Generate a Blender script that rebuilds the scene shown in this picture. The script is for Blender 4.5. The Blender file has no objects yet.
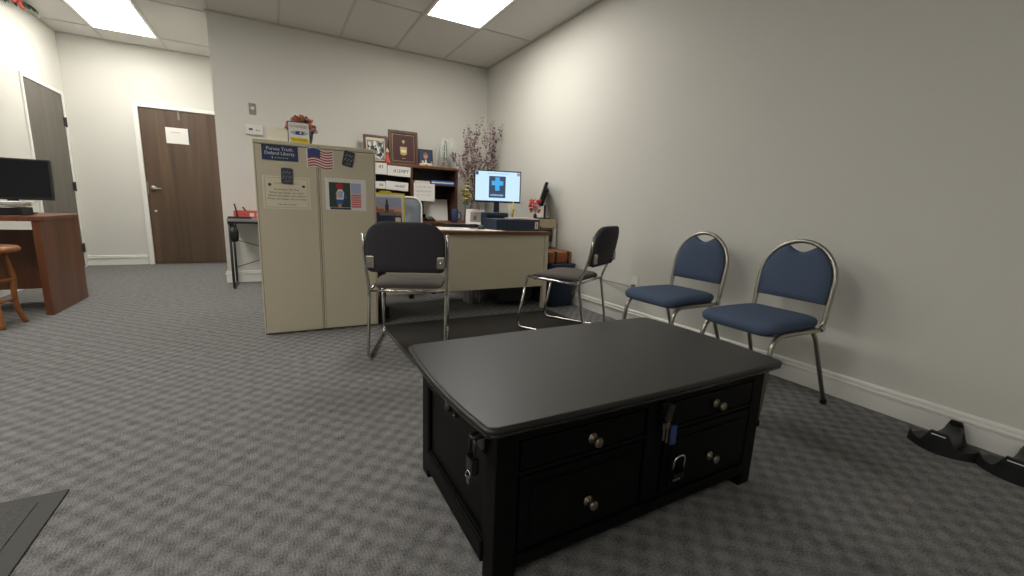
import bpy, bmesh, math, random
from mathutils import Vector, Matrix
random.seed(7)
PI = math.pi
scn = bpy.context.scene
COL = scn.collection

# ------------------------------------------------------------------ materials
def lin(h):
    h = h.lstrip('#'); r = []
    for i in (0, 2, 4):
        c = int(h[i:i+2], 16) / 255.0
        r.append(c/12.92 if c <= .04045 else ((c+.055)/1.055)**2.4)
    return (r[0], r[1], r[2], 1)
MATS = {}
def mat(name, hexc, rough=.5, metal=0, var=.06, scale=40, bump=0, spec=.5, emit=0, stretch=None, coat=0):
    if name in MATS: return MATS[name]
    m = bpy.data.materials.new(name); m.use_nodes = True
    nt = m.node_tree; N = nt.nodes; L = nt.links
    b = N['Principled BSDF']
    c = lin(hexc)
    tc = N.new('ShaderNodeTexCoord'); mp = N.new('ShaderNodeMapping')
    if stretch: mp.inputs['Scale'].default_value = stretch
    L.new(tc.outputs['Object'], mp.inputs['Vector'])
    no = N.new('ShaderNodeTexNoise'); no.inputs['Scale'].default_value = scale; no.inputs['Detail'].default_value = 4
    L.new(mp.outputs['Vector'], no.inputs['Vector'])
    mx = N.new('ShaderNodeMix'); mx.data_type = 'RGBA'
    mx.inputs[6].default_value = tuple(x*(1-var) for x in c[:3]) + (1,)
    mx.inputs[7].default_value = tuple(min(1, x*(1+var)) for x in c[:3]) + (1,)
    L.new(no.outputs['Fac'], mx.inputs[0]); L.new(mx.outputs[2], b.inputs['Base Color'])
    b.inputs['Roughness'].default_value = rough; b.inputs['Metallic'].default_value = metal
    b.inputs['Specular IOR Level'].default_value = spec
    if coat: b.inputs['Coat Weight'].default_value = coat
    if bump:
        bp = N.new('ShaderNodeBump'); bp.inputs['Strength'].default_value = bump; bp.inputs['Distance'].default_value = .002
        L.new(no.outputs['Fac'], bp.inputs['Height']); L.new(bp.outputs['Normal'], b.inputs['Normal'])
    if emit:
        L.new(mx.outputs[2], b.inputs['Emission Color']); b.inputs['Emission Strength'].default_value = emit
    MATS[name] = m
    return m

def carpet_mat():
    m = bpy.data.materials.new('carpet'); m.use_nodes = True
    nt = m.node_tree; N = nt.nodes; L = nt.links; b = N['Principled BSDF']
    tc = N.new('ShaderNodeTexCoord')
    # slightly wobbling coordinates, so the woven blocks are not ruler straight
    wn = N.new('ShaderNodeTexNoise'); wn.inputs['Scale'].default_value = 14; L.new(tc.outputs['Object'], wn.inputs['Vector'])
    wo = N.new('ShaderNodeVectorMath'); wo.operation = 'MULTIPLY_ADD'
    wo.inputs[1].default_value = (.03, .03, 0); L.new(wn.outputs['Color'], wo.inputs[0]); L.new(tc.outputs['Object'], wo.inputs[2])
    def ma(op, a, bb=0.0):
        x = N.new('ShaderNodeMath'); x.operation = op
        for i, v in enumerate((a, bb)):
            if isinstance(v, (int, float)): x.inputs[i].default_value = v
            else: L.new(v, x.inputs[i])
        return x.outputs[0]
    sp = N.new('ShaderNodeSeparateXYZ'); L.new(wo.outputs[0], sp.inputs[0])
    K = PI/.043
    # a basket weave: raised loops in staggered rows, each a soft-edged block
    blk = ma('MULTIPLY', ma('SINE', ma('MULTIPLY', sp.outputs[0], K)), ma('SINE', ma('MULTIPLY', sp.outputs[1], K)))
    blk = ma('MULTIPLY', blk, 1.7)
    c_ = N.new('ShaderNodeClamp'); c_.inputs['Min'].default_value = -1; c_.inputs['Max'].default_value = 1; L.new(blk, c_.inputs[0])
    rib = ma('SINE', ma('MULTIPLY', sp.outputs[0], 2*PI/.0092))
    n1 = N.new('ShaderNodeTexNoise'); n1.inputs['Scale'].default_value = 170; n1.inputs['Detail'].default_value = 4; n1.inputs['Roughness'].default_value = .7
    L.new(tc.outputs['Object'], n1.inputs['Vector'])
    n2 = N.new('ShaderNodeTexNoise'); n2.inputs['Scale'].default_value = 24; n2.inputs['Detail'].default_value = 3
    L.new(tc.outputs['Object'], n2.inputs['Vector'])
    s = ma('MULTIPLY', c_.outputs[0], .135)
    s = ma('ADD', s, ma('MULTIPLY', rib, .07))
    s = ma('ADD', s, ma('MULTIPLY', n1.outputs['Fac'], 1.9))
    s = ma('ADD', s, ma('MULTIPLY', n2.outputs['Fac'], .55))
    s = ma('SUBTRACT', s, .73)
    mx = N.new('ShaderNodeMix'); mx.data_type = 'RGBA'
    mx.inputs[6].default_value = (.062, .061, .060, 1); mx.inputs[7].default_value = (.33, .325, .318, 1)
    L.new(s, mx.inputs[0]); L.new(mx.outputs[2], b.inputs['Base Color'])
    b.inputs['Roughness'].default_value = .95; b.inputs['Specular IOR Level'].default_value = .15
    bp = N.new('ShaderNodeBump'); bp.inputs['Strength'].default_value = .6; bp.inputs['Distance'].default_value = .004
    L.new(s, bp.inputs['Height']); L.new(bp.outputs['Normal'], b.inputs['Normal'])
    return m

def wood_mat(name, dark, light, rough=.45, axis=(1, 1, .08), scale=14):
    m = bpy.data.materials.new(name); m.use_nodes = True
    nt = m.node_tree; N = nt.nodes; L = nt.links; b = N['Principled BSDF']
    tc = N.new('ShaderNodeTexCoord'); mp = N.new('ShaderNodeMapping'); mp.inputs['Scale'].default_value = axis
    L.new(tc.outputs['Object'], mp.inputs['Vector'])
    n = N.new('ShaderNodeTexNoise'); n.inputs['Scale'].default_value = scale; n.inputs['Detail'].default_value = 6
    n.inputs['Distortion'].default_value = .6
    L.new(mp.outputs['Vector'], n.inputs['Vector'])
    r = N.new('ShaderNodeValToRGB')
    r.color_ramp.elements[0].position = .3; r.color_ramp.elements[0].color = lin(dark)
    r.color_ramp.elements[1].position = .72; r.color_ramp.elements[1].color = lin(light)
    L.new(n.outputs['Fac'], r.inputs['Fac']); L.new(r.outputs['Color'], b.inputs['Base Color'])
    b.inputs['Roughness'].default_value = rough
    return m

def emis(name, hexc, strength):
    m = bpy.data.materials.new(name); m.use_nodes = True
    N = m.node_tree.nodes; b = N['Principled BSDF']
    b.inputs['Base Color'].default_value = (.02, .02, .02, 1) if strength < 3 else (.8, .8, .8, 1)
    b.inputs['Emission Color'].default_value = lin(hexc); b.inputs['Emission Strength'].default_value = strength
    b.inputs['Roughness'].default_value = .3
    return m

def glass_mat(name, hexc, rough=.05):
    m = bpy.data.materials.new(name); m.use_nodes = True
    b = m.node_tree.nodes['Principled BSDF']
    b.inputs['Base Color'].default_value = lin(hexc); b.inputs['Roughness'].default_value = rough
    b.inputs['Transmission Weight'].default_value = .85; b.inputs['IOR'].default_value = 1.3
    return m

M_carpet = carpet_mat()
M_wall = mat('wall_paint', 'dcdbd3', .75, var=.015, scale=3, spec=.25)
M_ceil = mat('ceiling_tile', 'd6d4d0', .9, var=.03, scale=120, bump=.15, spec=.1)
M_tee = mat('ceiling_tee', 'c2c0bb', .6, var=.02)
M_trim = mat('white_trim', 'efeee8', .4, var=.01)
M_doorL = wood_mat('door_grey_brown', '5d5951', '6d685f', .5)
M_doorF = wood_mat('door_walnut', '4a3a2e', '66523f', .42, (1, 1, .05), 9)
M_black = mat('black_plastic', '141517', .42, var=.1)
M_blackgloss = mat('black_gloss', '0b0c0e', .18, var=.05)
M_table = mat('black_painted_wood', '040404', .45, var=.2, scale=9, spec=.14)
M_tabletop = mat('black_worn_top', '191817', .40, var=.30, scale=7, bump=.05, spec=.55)
M_pewter = mat('pewter', '8a8072', .35, .9)
M_chrome = mat('chrome', 'c9c7c2', .18, 1, var=.02)
M_satin = mat('satin_steel', 'aaa69c', .34, 1, var=.04)
M_greyfab = mat('grey_fabric', '67625e', .95, var=.35, scale=220, bump=.5, spec=.1)
M_darkfab = mat('charcoal_fabric', '434145', .9, var=.3, scale=200, bump=.4, spec=.15)
M_bluefab = mat('blue_fabric', '525f75', .95, var=.30, scale=260, bump=.5, spec=.1)
M_putty = mat('putty_metal', 'cdc4ab', .45, var=.02, scale=6)
M_puttyd = mat('putty_seam', '84795f', .6, var=.02)
M_wal = wood_mat('walnut_laminate', '5c3a26', '7d5438', .38, (.08, 1, 1), 18)
M_walD = wood_mat('walnut_dark', '3d2519', '5c3926', .42, (1, 1, .08), 16)
M_cherry = wood_mat('cherry_wood', '5c3520', '7f4f30', .34, (1, 1, .12), 10)
M_oak = wood_mat('honey_wood', '7d4a22', 'a56a38', .35, (1, 1, .15), 16)
M_navy = mat('navy', '2a3a60', .55, var=.06)
M_navyp = mat('navy_plastic', '293a50', .45, var=.06)
M_white = mat('white_paper', 'e9e7e1', .8, var=.015, scale=10)
M_cream = mat('cream_paper', 'e2d9bf', .8, var=.02, scale=10)
M_grey = mat('grey_plastic', '8f8f8c', .5, var=.03)
M_beige = mat('beige_plastic', 'c3b79c', .5, var=.03)
M_ink = mat('ink', '2e2d2f', .8)
M_red = mat('red', 'b02a2c', .6)
M_redl = mat('salmon_red', 'd45a52', .7, var=.2)
M_pink = mat('pale_pink', 'd8bcbc', .8)
M_blue = mat('blue', '2f5fae', .5)
M_flagblue = mat('flag_blue', '38457f', .6)
M_yellow = mat('yellow', 'e2cf2c', .6)
M_green = mat('leaf_green', '41603f', .7, var=.25)
M_dkgreen = mat('dark_green', '2c4038', .7, var=.2)
M_maroon = mat('maroon', '461a20', .55)
M_gold = mat('gold', 'b9a36a', .4, .6)
M_skin = mat('skin_tone', 'c29072', .6)
M_sky = mat('printed_sky', 'a9b4d4', .6)
M_peach = mat('printed_peach', 'd6b1a4', .6)
M_slate = mat('printed_slate', '3b424b', .6)
M_forest = mat('printed_green', '34473c', .6)
M_matrug = mat('dark_mat', '3a3835', .95, var=.4, scale=300, bump=.5, spec=.1)
M_matrug2 = mat('grey_mat', '575754', .95, var=.5, scale=160, bump=.6, spec=.1)
M_matedge = mat('mat_rubber_edge', '484846', .8)
M_twig = mat('twig', '6a5a50', .85)
M_blos = mat('blossom', 'b29a9c', .8, var=.3)
M_blosd = mat('blossom_dark', '70565c', .8, var=.3)
M_blosw = mat('blossom_pale', 'c9b8b2', .8, var=.2)
M_yflow = mat('yellow_petals', 'c9a93a', .7, var=.3)
M_brown = mat('brown_leather', '96602f', .5, var=.25, scale=12)
M_orange = mat('rust_print', 'a5502f', .6, var=.3, scale=20)
M_mesh = mat('grey_mesh', '6d747c', .7, var=.2, scale=200)
M_screen = emis('screen_white', 'c0deff', 1.0)
M_screend = emis('screen_dark', '33455c', .9)
M_screenb = emis('screen_blue', '3fa0dc', 1.0)
M_screenr = emis('screen_rose', 'a88a92', .9)
M_off = mat('dark_screen', '15181b', .16, var=.1, scale=4)
M_lens = emis('light_diffuser', 'fffbf4', 13.5)
M_glass = glass_mat('clear_glass', 'f2f6f2', .12)

# ------------------------------------------------------------------ mesh builder
class MB:
    def __init__(s): s.bm = bmesh.new(); s.ms = []
    def mi(s, m):
        if m not in s.ms: s.ms.append(m)
        return s.ms.index(m)
    def _take(s, b2, m, X=None, smooth=None):
        if X is not None: bmesh.ops.transform(b2, matrix=X, verts=b2.verts)
        i = s.mi(m)
        for f in b2.faces:
            f.material_index = i
            if smooth is not None: f.smooth = smooth
        me = bpy.data.meshes.new('t'); b2.to_mesh(me); b2.free()
        s.bm.from_mesh(me); bpy.data.meshes.remove(me)
    def box(s, x0, x1, y0, y1, z0, z1, m, bev=0, X=None, seg=2):
        b = bmesh.new()
        bmesh.ops.create_cube(b, size=1)
        bmesh.ops.scale(b, vec=(x1-x0, y1-y0, z1-z0), verts=b.verts)
        bmesh.ops.translate(b, vec=((x0+x1)/2, (y0+y1)/2, (z0+z1)/2), verts=b.verts)
        if bev: bmesh.ops.bevel(b, geom=list(b.edges), offset=bev, segments=seg, profile=.6, affect='EDGES', clamp_overlap=True)
        s._take(b, m, X, False); return s
    def tube(s, pts, r, m, n=10, closed=False, X=None, caps=True, flat=1):
        P = [Vector(p) for p in pts]; k = len(P)
        R = r if isinstance(r, (list, tuple)) else [r]*k
        b = bmesh.new(); rings = []; nrm = None
        for i in range(k):
            a = P[i-1] if (i > 0 or closed) else P[i]; c = P[(i+1) % k] if (i < k-1 or closed) else P[i]
            t = (c-a)
            if t.length < 1e-9: t = Vector((0, 0, 1))
            t.normalize()
            if nrm is None:
                nrm = t.orthogonal().normalized()
            nrm = (nrm - t*nrm.dot(t))
            if nrm.length < 1e-6: nrm = t.orthogonal()
            nrm.normalize(); bn = t.cross(nrm)
            rings.append([b.verts.new(P[i] + (nrm*math.cos(2*PI*j/n) + bn*math.sin(2*PI*j/n)*flat)*R[i]) for j in range(n)])
        for i in range(k if closed else k-1):
            A = rings[i]; B = rings[(i+1) % k]
            for j in range(n): b.faces.new((A[j], A[(j+1) % n], B[(j+1) % n], B[j])).smooth = True
        if caps and not closed:
            b.faces.new(rings[0][::-1]); b.faces.new(rings[-1])
        bmesh.ops.recalc_face_normals(b, faces=b.faces)
        s._take(b, m, X); return s
    def lathe(s, prof, m, c=(0, 0, 0), n=20, X=None):
        b = bmesh.new(); rings = []
        for r, z in prof:
            rings.append([b.verts.new((c[0]+max(r, 1e-4)*math.cos(2*PI*j/n), c[1]+max(r, 1e-4)*math.sin(2*PI*j/n), c[2]+z)) for j in range(n)])
        for i in range(len(rings)-1):
            for j in range(n): b.faces.new((rings[i][j], rings[i][(j+1) % n], rings[i+1][(j+1) % n], rings[i+1][j])).smooth = True
        b.faces.new(rings[0][::-1]); b.faces.new(rings[-1])
        s._take(b, m, X); return s
    def ball(s, c, r, m, X=None, n=12):
        b = bmesh.new(); bmesh.ops.create_uvsphere(b, u_segments=n, v_segments=max(6, n//2+2), radius=1)
        r = r if isinstance(r, (list, tuple)) else (r, r, r)
        bmesh.ops.scale(b, vec=r, verts=b.verts); bmesh.ops.translate(b, vec=c, verts=b.verts)
        s._take(b, m, X, True); return s
    def prism(s, outline, d0, d1, m, fn=lambda u, v, d: (u, d, v), bev=0, X=None, smooth_side=False):
        b = bmesh.new()
        A = [b.verts.new(fn(u, v, d0)) for u, v in outline]; B = [b.verts.new(fn(u, v, d1)) for u, v in outline]
        k = len(A); b.faces.new(A); b.faces.new(B[::-1])
        for i in range(k):
            f = b.faces.new((A[i], B[i], B[(i+1) % k], A[(i+1) % k])); f.smooth = smooth_side
        bmesh.ops.recalc_face_normals(b, faces=b.faces)
        if bev:
            ed = [e for e in b.edges if any(len(f.verts) > 4 for f in e.link_faces)] if k > 4 else list(b.edges)
            bmesh.ops.bevel(b, geom=ed, offset=bev, segments=2, profile=.6, affect='EDGES', clamp_overlap=True)
        s._take(b, m, X); return s
    def loft(s, secs, m, caps=True, X=None, smooth=True):
        b = bmesh.new(); R = [[b.verts.new(p) for p in sec] for sec in secs]; n = len(R[0])
        for i in range(len(R)-1):
            for j in range(n): b.faces.new((R[i][j], R[i][(j+1) % n], R[i+1][(j+1) % n], R[i+1][j])).smooth = smooth
        if caps: b.faces.new(R[0][::-1]); b.faces.new(R[-1])
        bmesh.ops.recalc_face_normals(b, faces=b.faces)
        s._take(b, m, X); return s
    def text(s, body, size, X, m, align='CENTER', ext=.0004, shear=0, width=None):
        cu = bpy.data.curves.new('t', 'FONT'); cu.body = body; cu.size = size; cu.align_x = align; cu.align_y = 'CENTER'
        cu.extrude = ext; cu.shear = shear; cu.resolution_u = 2
        o = bpy.data.objects.new('t', cu); COL.objects.link(o)
        bpy.context.view_layer.update()
        me = bpy.data.meshes.new_from_object(o)
        bpy.data.objects.remove(o); bpy.data.curves.remove(cu)
        b = bmesh.new(); b.from_mesh(me); bpy.data.meshes.remove(me)
        if width and b.verts:
            w = max(v.co.x for v in b.verts)-min(v.co.x for v in b.verts)
            bmesh.ops.scale(b, vec=(width/w, 1, 1), verts=b.verts)
        s._take(b, m, X, False); return s
    def build(s, name, parent=None, loc=(0, 0, 0), rotz=0):
        me = bpy.data.meshes.new(name); s.bm.to_mesh(me); s.bm.free()
        for m in s.ms: me.materials.append(m)
        o = bpy.data.objects.new(name, me); COL.objects.link(o)
        if parent is not None: o.parent = parent
        o.location = loc; o.rotation_euler = (0, 0, rotz)
        return o

def thing(name, label, cat, loc=(0, 0, 0), rotz=0, group=None, rot=None):
    o = bpy.data.objects.new(name, None); COL.objects.link(o); o.empty_display_size = .1
    o.location = loc; o.rotation_euler = rot if rot else (0, 0, rotz)
    return tag(o, label, cat, group)
def tag(o, label, cat, group=None):
    o['label'] = label; o['category'] = cat
    if group: o['group'] = group
    return o
def struct(o):
    o['kind'] = 'structure'; return o
def copy_tree(o, parent=None):
    c = o.copy(); COL.objects.link(c)
    if parent is not None: c.parent = parent
    for ch in list(o.children): copy_tree(ch, c)
    return c
def T(x, y, z): return Matrix.Translation((x, y, z))
def Rx(a): return Matrix.Rotation(a, 4, 'X')
def Ry(a): return Matrix.Rotation(a, 4, 'Y')
def Rz(a): return Matrix.Rotation(a, 4, 'Z')
def FACE(x, y, z, tilt=0):      # text plane facing -Y, upright
    return T(x, y, z) @ Rx(PI/2) @ Rz(tilt)
def fillet(pts, r, n=5):
    P = [Vector(p) for p in pts]; out = [P[0]]
    for i in range(1, len(P)-1):
        a = P[i-1]-P[i]; c = P[i+1]-P[i]
        ri = r[i-1] if isinstance(r, (list, tuple)) else r
        d = min(ri, a.length*.48, c.length*.48)
        p0 = P[i]+a.normalized()*d; p1 = P[i]+c.normalized()*d
        for k in range(n+1):
            t = k/n; out.append(p0*(1-t)**2 + P[i]*2*t*(1-t) + p1*t*t)
    out.append(P[-1]); return out
def rrect(w, h, r, n=5, cx=0, cy=0):
    """rounded rectangle; r = (bottom-left, bottom-right, top-right, top-left)"""
    if not isinstance(r, (list, tuple)): r = (r,)*4
    o = []
    for (sx, sy, a0), rr in zip(((-1, -1, PI), (1, -1, 1.5*PI), (1, 1, 0), (-1, 1, .5*PI)), r):
        ox, oy = cx+sx*(w/2-rr), cy+sy*(h/2-rr)
        for k in range(n+1):
            a = a0 + k/n*PI/2; o.append((ox+rr*math.cos(a), oy+rr*math.sin(a)))
    return o
def scribble(mb, x0, x1, z, h, y, m, r=.0008, words=2, seed=1, X=None):
    """a line of illegible handwriting, drawn as a looping pen stroke lying on a sheet that faces -Y"""
    rnd = random.Random(seed); L = x1-x0
    for w in range(words):
        a = x0+L*w/words+L*.02; b = x0+L*(w+1)/words-L*.06
        n = max(5, int((b-a)/(h*.45))); pts = []
        for k in range(n+1):
            pts.append((a+(b-a)*k/n, y, z+(h*.5 if k % 2 else -h*.5)*rnd.uniform(.5, 1)))
        mb.tube(pts, r, m, n=4, X=X)

# ------------------------------------------------------------------ room (metres; camera above the origin, +Y towards the back wall)
XR, YB, XE, YF, XL, H = 2.597, 5.569, -0.4914, 7.3345, -2.1275, 2.7414
YN, XLL, YJ = -2.6, -6.6, 5.15
def plane(name, a, b, c, d, m):
    mb = MB(); bm = mb.bm; f = bm.faces.new([bm.verts.new(p) for p in (a, b, c, d)]); mb.mi(m)
    return struct(mb.build(name))
def slab(name, x0, x1, y0, y1, z0, z1, m):
    return struct(MB().box(x0, x1, y0, y1, z0, z1, m).build(name))
slab('floor', XLL-.1, XR+.1, YN-.1, YF+.1, -.1, 0, M_carpet)
slab('wall_right', XR, XR+.1, YN-.1, YB+.1, 0, H, M_wall)
slab('wall_back', XE, XR, YB, YB+.1, 0, H, M_wall)
slab('wall_return', XE, XE+.1, YB+.1, YF, 0, H, M_wall)
slab('wall_far', XL, XE+.1, YF, YF+.1, 0, H, M_wall)
slab('wall_left', XL-.1, XL, YJ, YF+.1, 0, H, M_wall)
slab('wall_jog', XLL, XL-.1, YJ, YJ+.1, 0, H, M_wall)
slab('wall_outer', XLL-.1, XLL, YN-.1, YJ+.1, 0, H, M_wall)
slab('wall_front', XLL, XR, YN-.1, YN, 0, H, M_wall)
ceil = slab('ceiling', XLL-.1, XR+.1, YN-.1, YF+.1, H, H+.1, M_ceil)
g = MB()
xs = [.1395+.6115*k for k in range(-11, 5)]; ys = [4.43+1.22*k for k in range(-5, 3)]
for x in xs: g.box(x-.012, x+.012, YN, YF if x < XE else YB, H-.006, H+.002, M_tee)
for y in ys:
    for a, b in zip([XLL]+xs, xs+[XR]):
        if (y > YB and a > XE-.3) or b-a < .03: continue
        if y > YJ and b < XL: continue
        g.box(a+.012, b-.012, y-.012, y+.012, H-.006, H+.002, M_tee)
struct(g.build('ceiling_grid', ceil))
# wall angle moulding round the ceiling
g = MB()
g.box(XR-.02, XR, YN, YB, H-.012, H, M_tee); g.box(XE, XR, YB-.02, YB, H-.012, H, M_tee)
g.box(XL, XE, YF-.02, YF, H-.012, H, M_tee); g.box(XL, XL+.02, YJ, YF, H-.012, H, M_tee); g.box(XE-.02, XE, YB, YF, H-.012, H, M_tee)
struct(g.build('trim_1'))

# baseboards: one moulded profile
BP = [(0, 0), (.013, 0), (.013, .080), (.009, .082), (.009, .085), (.020, .089), (.021, .098), (.016, .103), (.008, .104), (.008, .110), (.015, .113), (.013, .121), (.007, .127), (0, .127)]
def baseboard(name, p0, p1, nx, ny):
    mb = MB(); a = Vector(p0+(0,)); b = Vector(p1+(0,)); n = Vector((nx, ny, 0))
    mb.loft([[tuple(q + n*d + Vector((0, 0, z))) for d, z in BP] for q in (a, b)], M_trim, smooth=False)
    return struct(mb.build(name))
baseboard('baseboard_right', (XR, YN), (XR, YB-.017), -1, 0)
baseboard('baseboard_back', (XE-.0, YB), (XR, YB), 0, -1)
baseboard('baseboard_return', (XE, YB), (XE, YF), -1, 0)
baseboard('baseboard_far', (XL, YF), (-1.53, YF), 0, -1)
baseboard('baseboard_left', (XL, YJ), (XL, 6.24), 1, 0)

# doors (a leaf in a white metal frame)
LD0, LD1, FDX, DT = 6.307, 7.213, -1.4501, 2.022
d1 = struct(MB().box(XL+.001, XL+.009, LD0, LD1, .008, DT, M_doorL, .002).build('door_1'))
f = MB()
for y0, y1 in ((LD0-.034, LD0-.003), (LD1+.003, LD1+.045)): f.box(XL+.001, XL+.018, y0, y1, 0, DT+.04, M_trim, .004)
f.box(XL+.001, XL+.018, LD0-.003, LD1+.003, DT+.003, DT+.04, M_trim, .004)
struct(f.build('door_frame', d1))
for z in (1.72, .98, .24):
    h = MB().box(XL+.009, XL+.022, LD1-.035, LD1+.006, z-.05, z+.05, M_ink, .003)
    h.tube([(XL+.022, LD1+.0, z-.055), (XL+.022, LD1+.0, z+.055)], .008, M_ink); struct(h.build('hinge', d1))
FX1 = FDX+.914
d2 = struct(MB().box(FDX+.004, FX1, YF-.030, YF-.004, .008, DT-.02, M_doorF, .002).build('door_2'))
f = MB()
for x0, x1 in ((FDX-.05, FDX), (FX1+.004, XE-.004)): f.box(x0, x1, YF-.05, YF-.001, 0, DT+.03, M_trim, .004)
f.box(FDX, FX1+.004, YF-.05, YF-.001, DT-.016, DT+.03, M_trim, .004)
struct(f.build('door_frame', d2))
h = MB().lathe([(.0, 0), (.034, 0), (.036, .006), (.03, .014), (.0, .016)], M_satin, X=T(FDX+.07, YF-.030, 1.0) @ Rx(PI/2))
h.tube(fillet([(FDX+.07, YF-.03, 1.0), (FDX+.07, YF-.085, 1.0), (FDX+.16, YF-.085, 1.0)], .02), .010, M_satin)
struct(h.build('door_handle', d2))
h = MB().box(FDX+.003, FDX+.02, YF-.034, YF-.028, .93, 1.08, M_satin, .002); struct(h.build('strike_plate', d2))
h = MB().lathe([(0, 0), (.022, 0), (.02, .012), (0, .014)], M_satin, X=T(FDX+.07, YF-.03, .70) @ Rx(PI/2)); struct(h.build('door_lock', d2))
h = MB().box(FDX+.40, FDX+.42, YF-.036, YF-.03, DT-.13, DT-.02, M_pewter, .002); struct(h.build('over_door_hook', d2))

s = thing('door_sign', 'white printed paper sign taped on the far brown door', 'sign', (-1.073, YF-.032, 1.69))
MB().box(-.12, .12, -.004, 0, -.10, .10, M_white, .001).build('sheet', s)
t = MB(); scribble(t, -.07, .04, .04, .016, -.0045, M_ink, .0022, 1, 31)
t.build('lettering', s)
MB().box(.118, .138, -.006, 0, -.085, .095, M_slate, .001).build('backing', s)  # slate strip stands in for dark shading at the sheet's right edge

# ------------------------------------------------------------------ ceiling lights
def ceiling_light(x0, y0, label):
    o = thing('ceiling_light', label, 'ceiling light', (x0+.3, y0+.61, H-.014), group='fluorescent panels in the ceiling grid')
    fr = MB()
    for a in ((-.296, .296, -.606, -.58), (-.296, .296, .58, .606), (-.296, -.27, -.58, .58), (.27, .296, -.58, .58)):
        fr.box(a[0], a[1], a[2], a[3], 0, .013, M_trim, .003)
    fr.build('frame', o)
    MB().box(-.27, .27, -.58, .58, .003, .012, M_lens).build('diffuser', o)
    return o
GX = .1395+.6115*2
ceiling_light(GX+.006, 3.21, 'lit rectangular ceiling panel above the desks, nearest the right wall')
ceiling_light(GX-.6115*5+.006, 5.65, 'lit rectangular ceiling panel in front of the far brown door')
ceiling_light(GX-.6115*5+.006, 3.21, 'lit rectangular ceiling panel above the wooden desk on the left')
ceiling_light(GX-.6115*5+.006, .77, 'lit rectangular ceiling panel above the grey entrance mat')
ceiling_light(GX-.6115*5+.006, -1.67, 'added unseen fill panel in the ceiling, farthest from the desks, behind the entrance mat')  # added out of view to lift the near end of the right wall
ceiling_light(GX-.6115*10+.006, 3.21, 'added unseen fill panel in the ceiling over the open floor left of the wooden desk')  # extra panel out of view, added for grazing light on the right wall
ceiling_light(GX-.6115*10+.006, .77, 'added unseen fill panel in the ceiling over the open floor left of the entrance mat')  # second unseen panel added to brighten the right wall and left carpet

# wall plates
t = thing('thermostat', 'white box thermostat on the back wall above the filing cabinet', 'thermostat', (-.150, YB, 1.642))
MB().box(-.083, .083, -.028, 0, -.050, .050, mat('ivory_plastic', 'e8e6df', .5), .008).build('housing', t)
MB().box(-.045, -.010, -.030, -.026, -.006, .014, M_slate, .001).build('display', t)
bt = MB(); bt.box(.02, .032, -.031, -.027, -.01, .006, M_grey, .001); bt.box(.042, .054, -.031, -.027, -.01, .006, M_grey, .001); bt.build('button', t)
t = thing('wall_plate', 'small grey wall plate with round centre above the thermostat', 'wall plate', (-.150, YB, 1.857))
MB().box(-.032, .032, -.007, 0, -.057, .057, M_grey, .004).build('plate', t)
MB().lathe([(0, 0), (.02, 0), (.018, .012), (0, .014)], M_white, X=T(0, -.007, .004) @ Rx(PI/2)).build('dial', t)
t = thing('power_outlet', 'white outlet plate on the right wall beside the farther blue chair', 'outlet', (XR, 2.575, .355))
MB().box(-.006, 0, -.037, .037, -.057, .057, M_white, .003).build('plate', t)
MB().box(-.035, -.006, -.012, .014, -.045, -.010, M_grey, .004).build('plug', t)
cb = MB().tube(fillet([(XR-.035, 2.60, .325), (XR-.02, 2.75, .325), (XR-.0055, 2.95, .318), (XR-.0055, 3.10, .33), (XR-.0055, 3.27, .30)], .06), .004, M_grey, n=6)
tag(cb.build('cable'), 'thin grey cable running along the right wall to the outlet', 'cable')

# ------------------------------------------------------------------ black coffee table with drawers
TX, TY = .925, 1.068
ct = thing('coffee_table', 'large black wooden coffee table with four round-knobbed drawers', 'coffee table', (TX, TY, 0))
ct.scale = (1, 1, 1.018)
def bowed(w, d, bx, by, r):
    o = []; hw, hd = w/2, d/2; n = 12
    def side(p, q, nx, ny, bow):
        for k in range(n):
            t = r/max(w, d) + (1-2*r/max(w, d))*k/(n-1)
            b = bow*(1-(2*t-1)**2)
            o.append((p[0]+(q[0]-p[0])*t+nx*b, p[1]+(q[1]-p[1])*t+ny*b))
    side((-hw, -hd), (hw, -hd), 0, -1, by); side((hw, -hd), (hw, hd), 1, 0, bx)
    side((hw, hd), (-hw, hd), 0, 1, by); side((-hw, hd), (-hw, -hd), -1, 0, bx)
    return o
tp = MB()
fz = lambda u, v, d: (u, v, d)
def toploft(mb, levels, m):
    mb.loft([[(u, v, z) for u, v in bowed(1.105-2*i, .635-2*i, .022, .010, .018)] for z, i in levels], m)
toploft(tp, [(.436, .006), (.437, .001), (.443, .0), (.4475, .003), (.450, .009)], M_tabletop)
tp.build('top', ct)
M_rim = mat('black_worn_rim', '161514', .24, var=.3, scale=12, spec=.6)
mo = MB(); toploft(mo, [(.408, .030), (.414, .020), (.424, .016), (.4245, .006), (.430, .001), (.4362, .004)], M_rim); mo.build('top_moulding', ct)
bx0, bx1, by0, by1 = -.512, .508, -.283, .283
c = MB()
for x in (bx0, bx1-.06):
    for y in (by0, by1-.06): c.box(x, x+.06, y, y+.06, 0, .41, M_table, .004)
c.box(bx0+.03, bx1-.03, by0+.014, by1-.014, .035, .41, M_table)                       # carcass
c.box(bx0+.06, bx1-.06, by0+.002, by0+.03, .385, .41, M_table, .003)                   # rails of the front
c.box(bx0+.06, bx1-.06, by0+.002, by0+.03, .292, .304, M_table, .003)
c.box(bx0+.06, bx1-.06, by0-.004, by0+.03, .045, .085, M_table, .008)
c.box(-.034, .034, by0+.001, by0+.03, .05, .41, M_table, .003)
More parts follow.
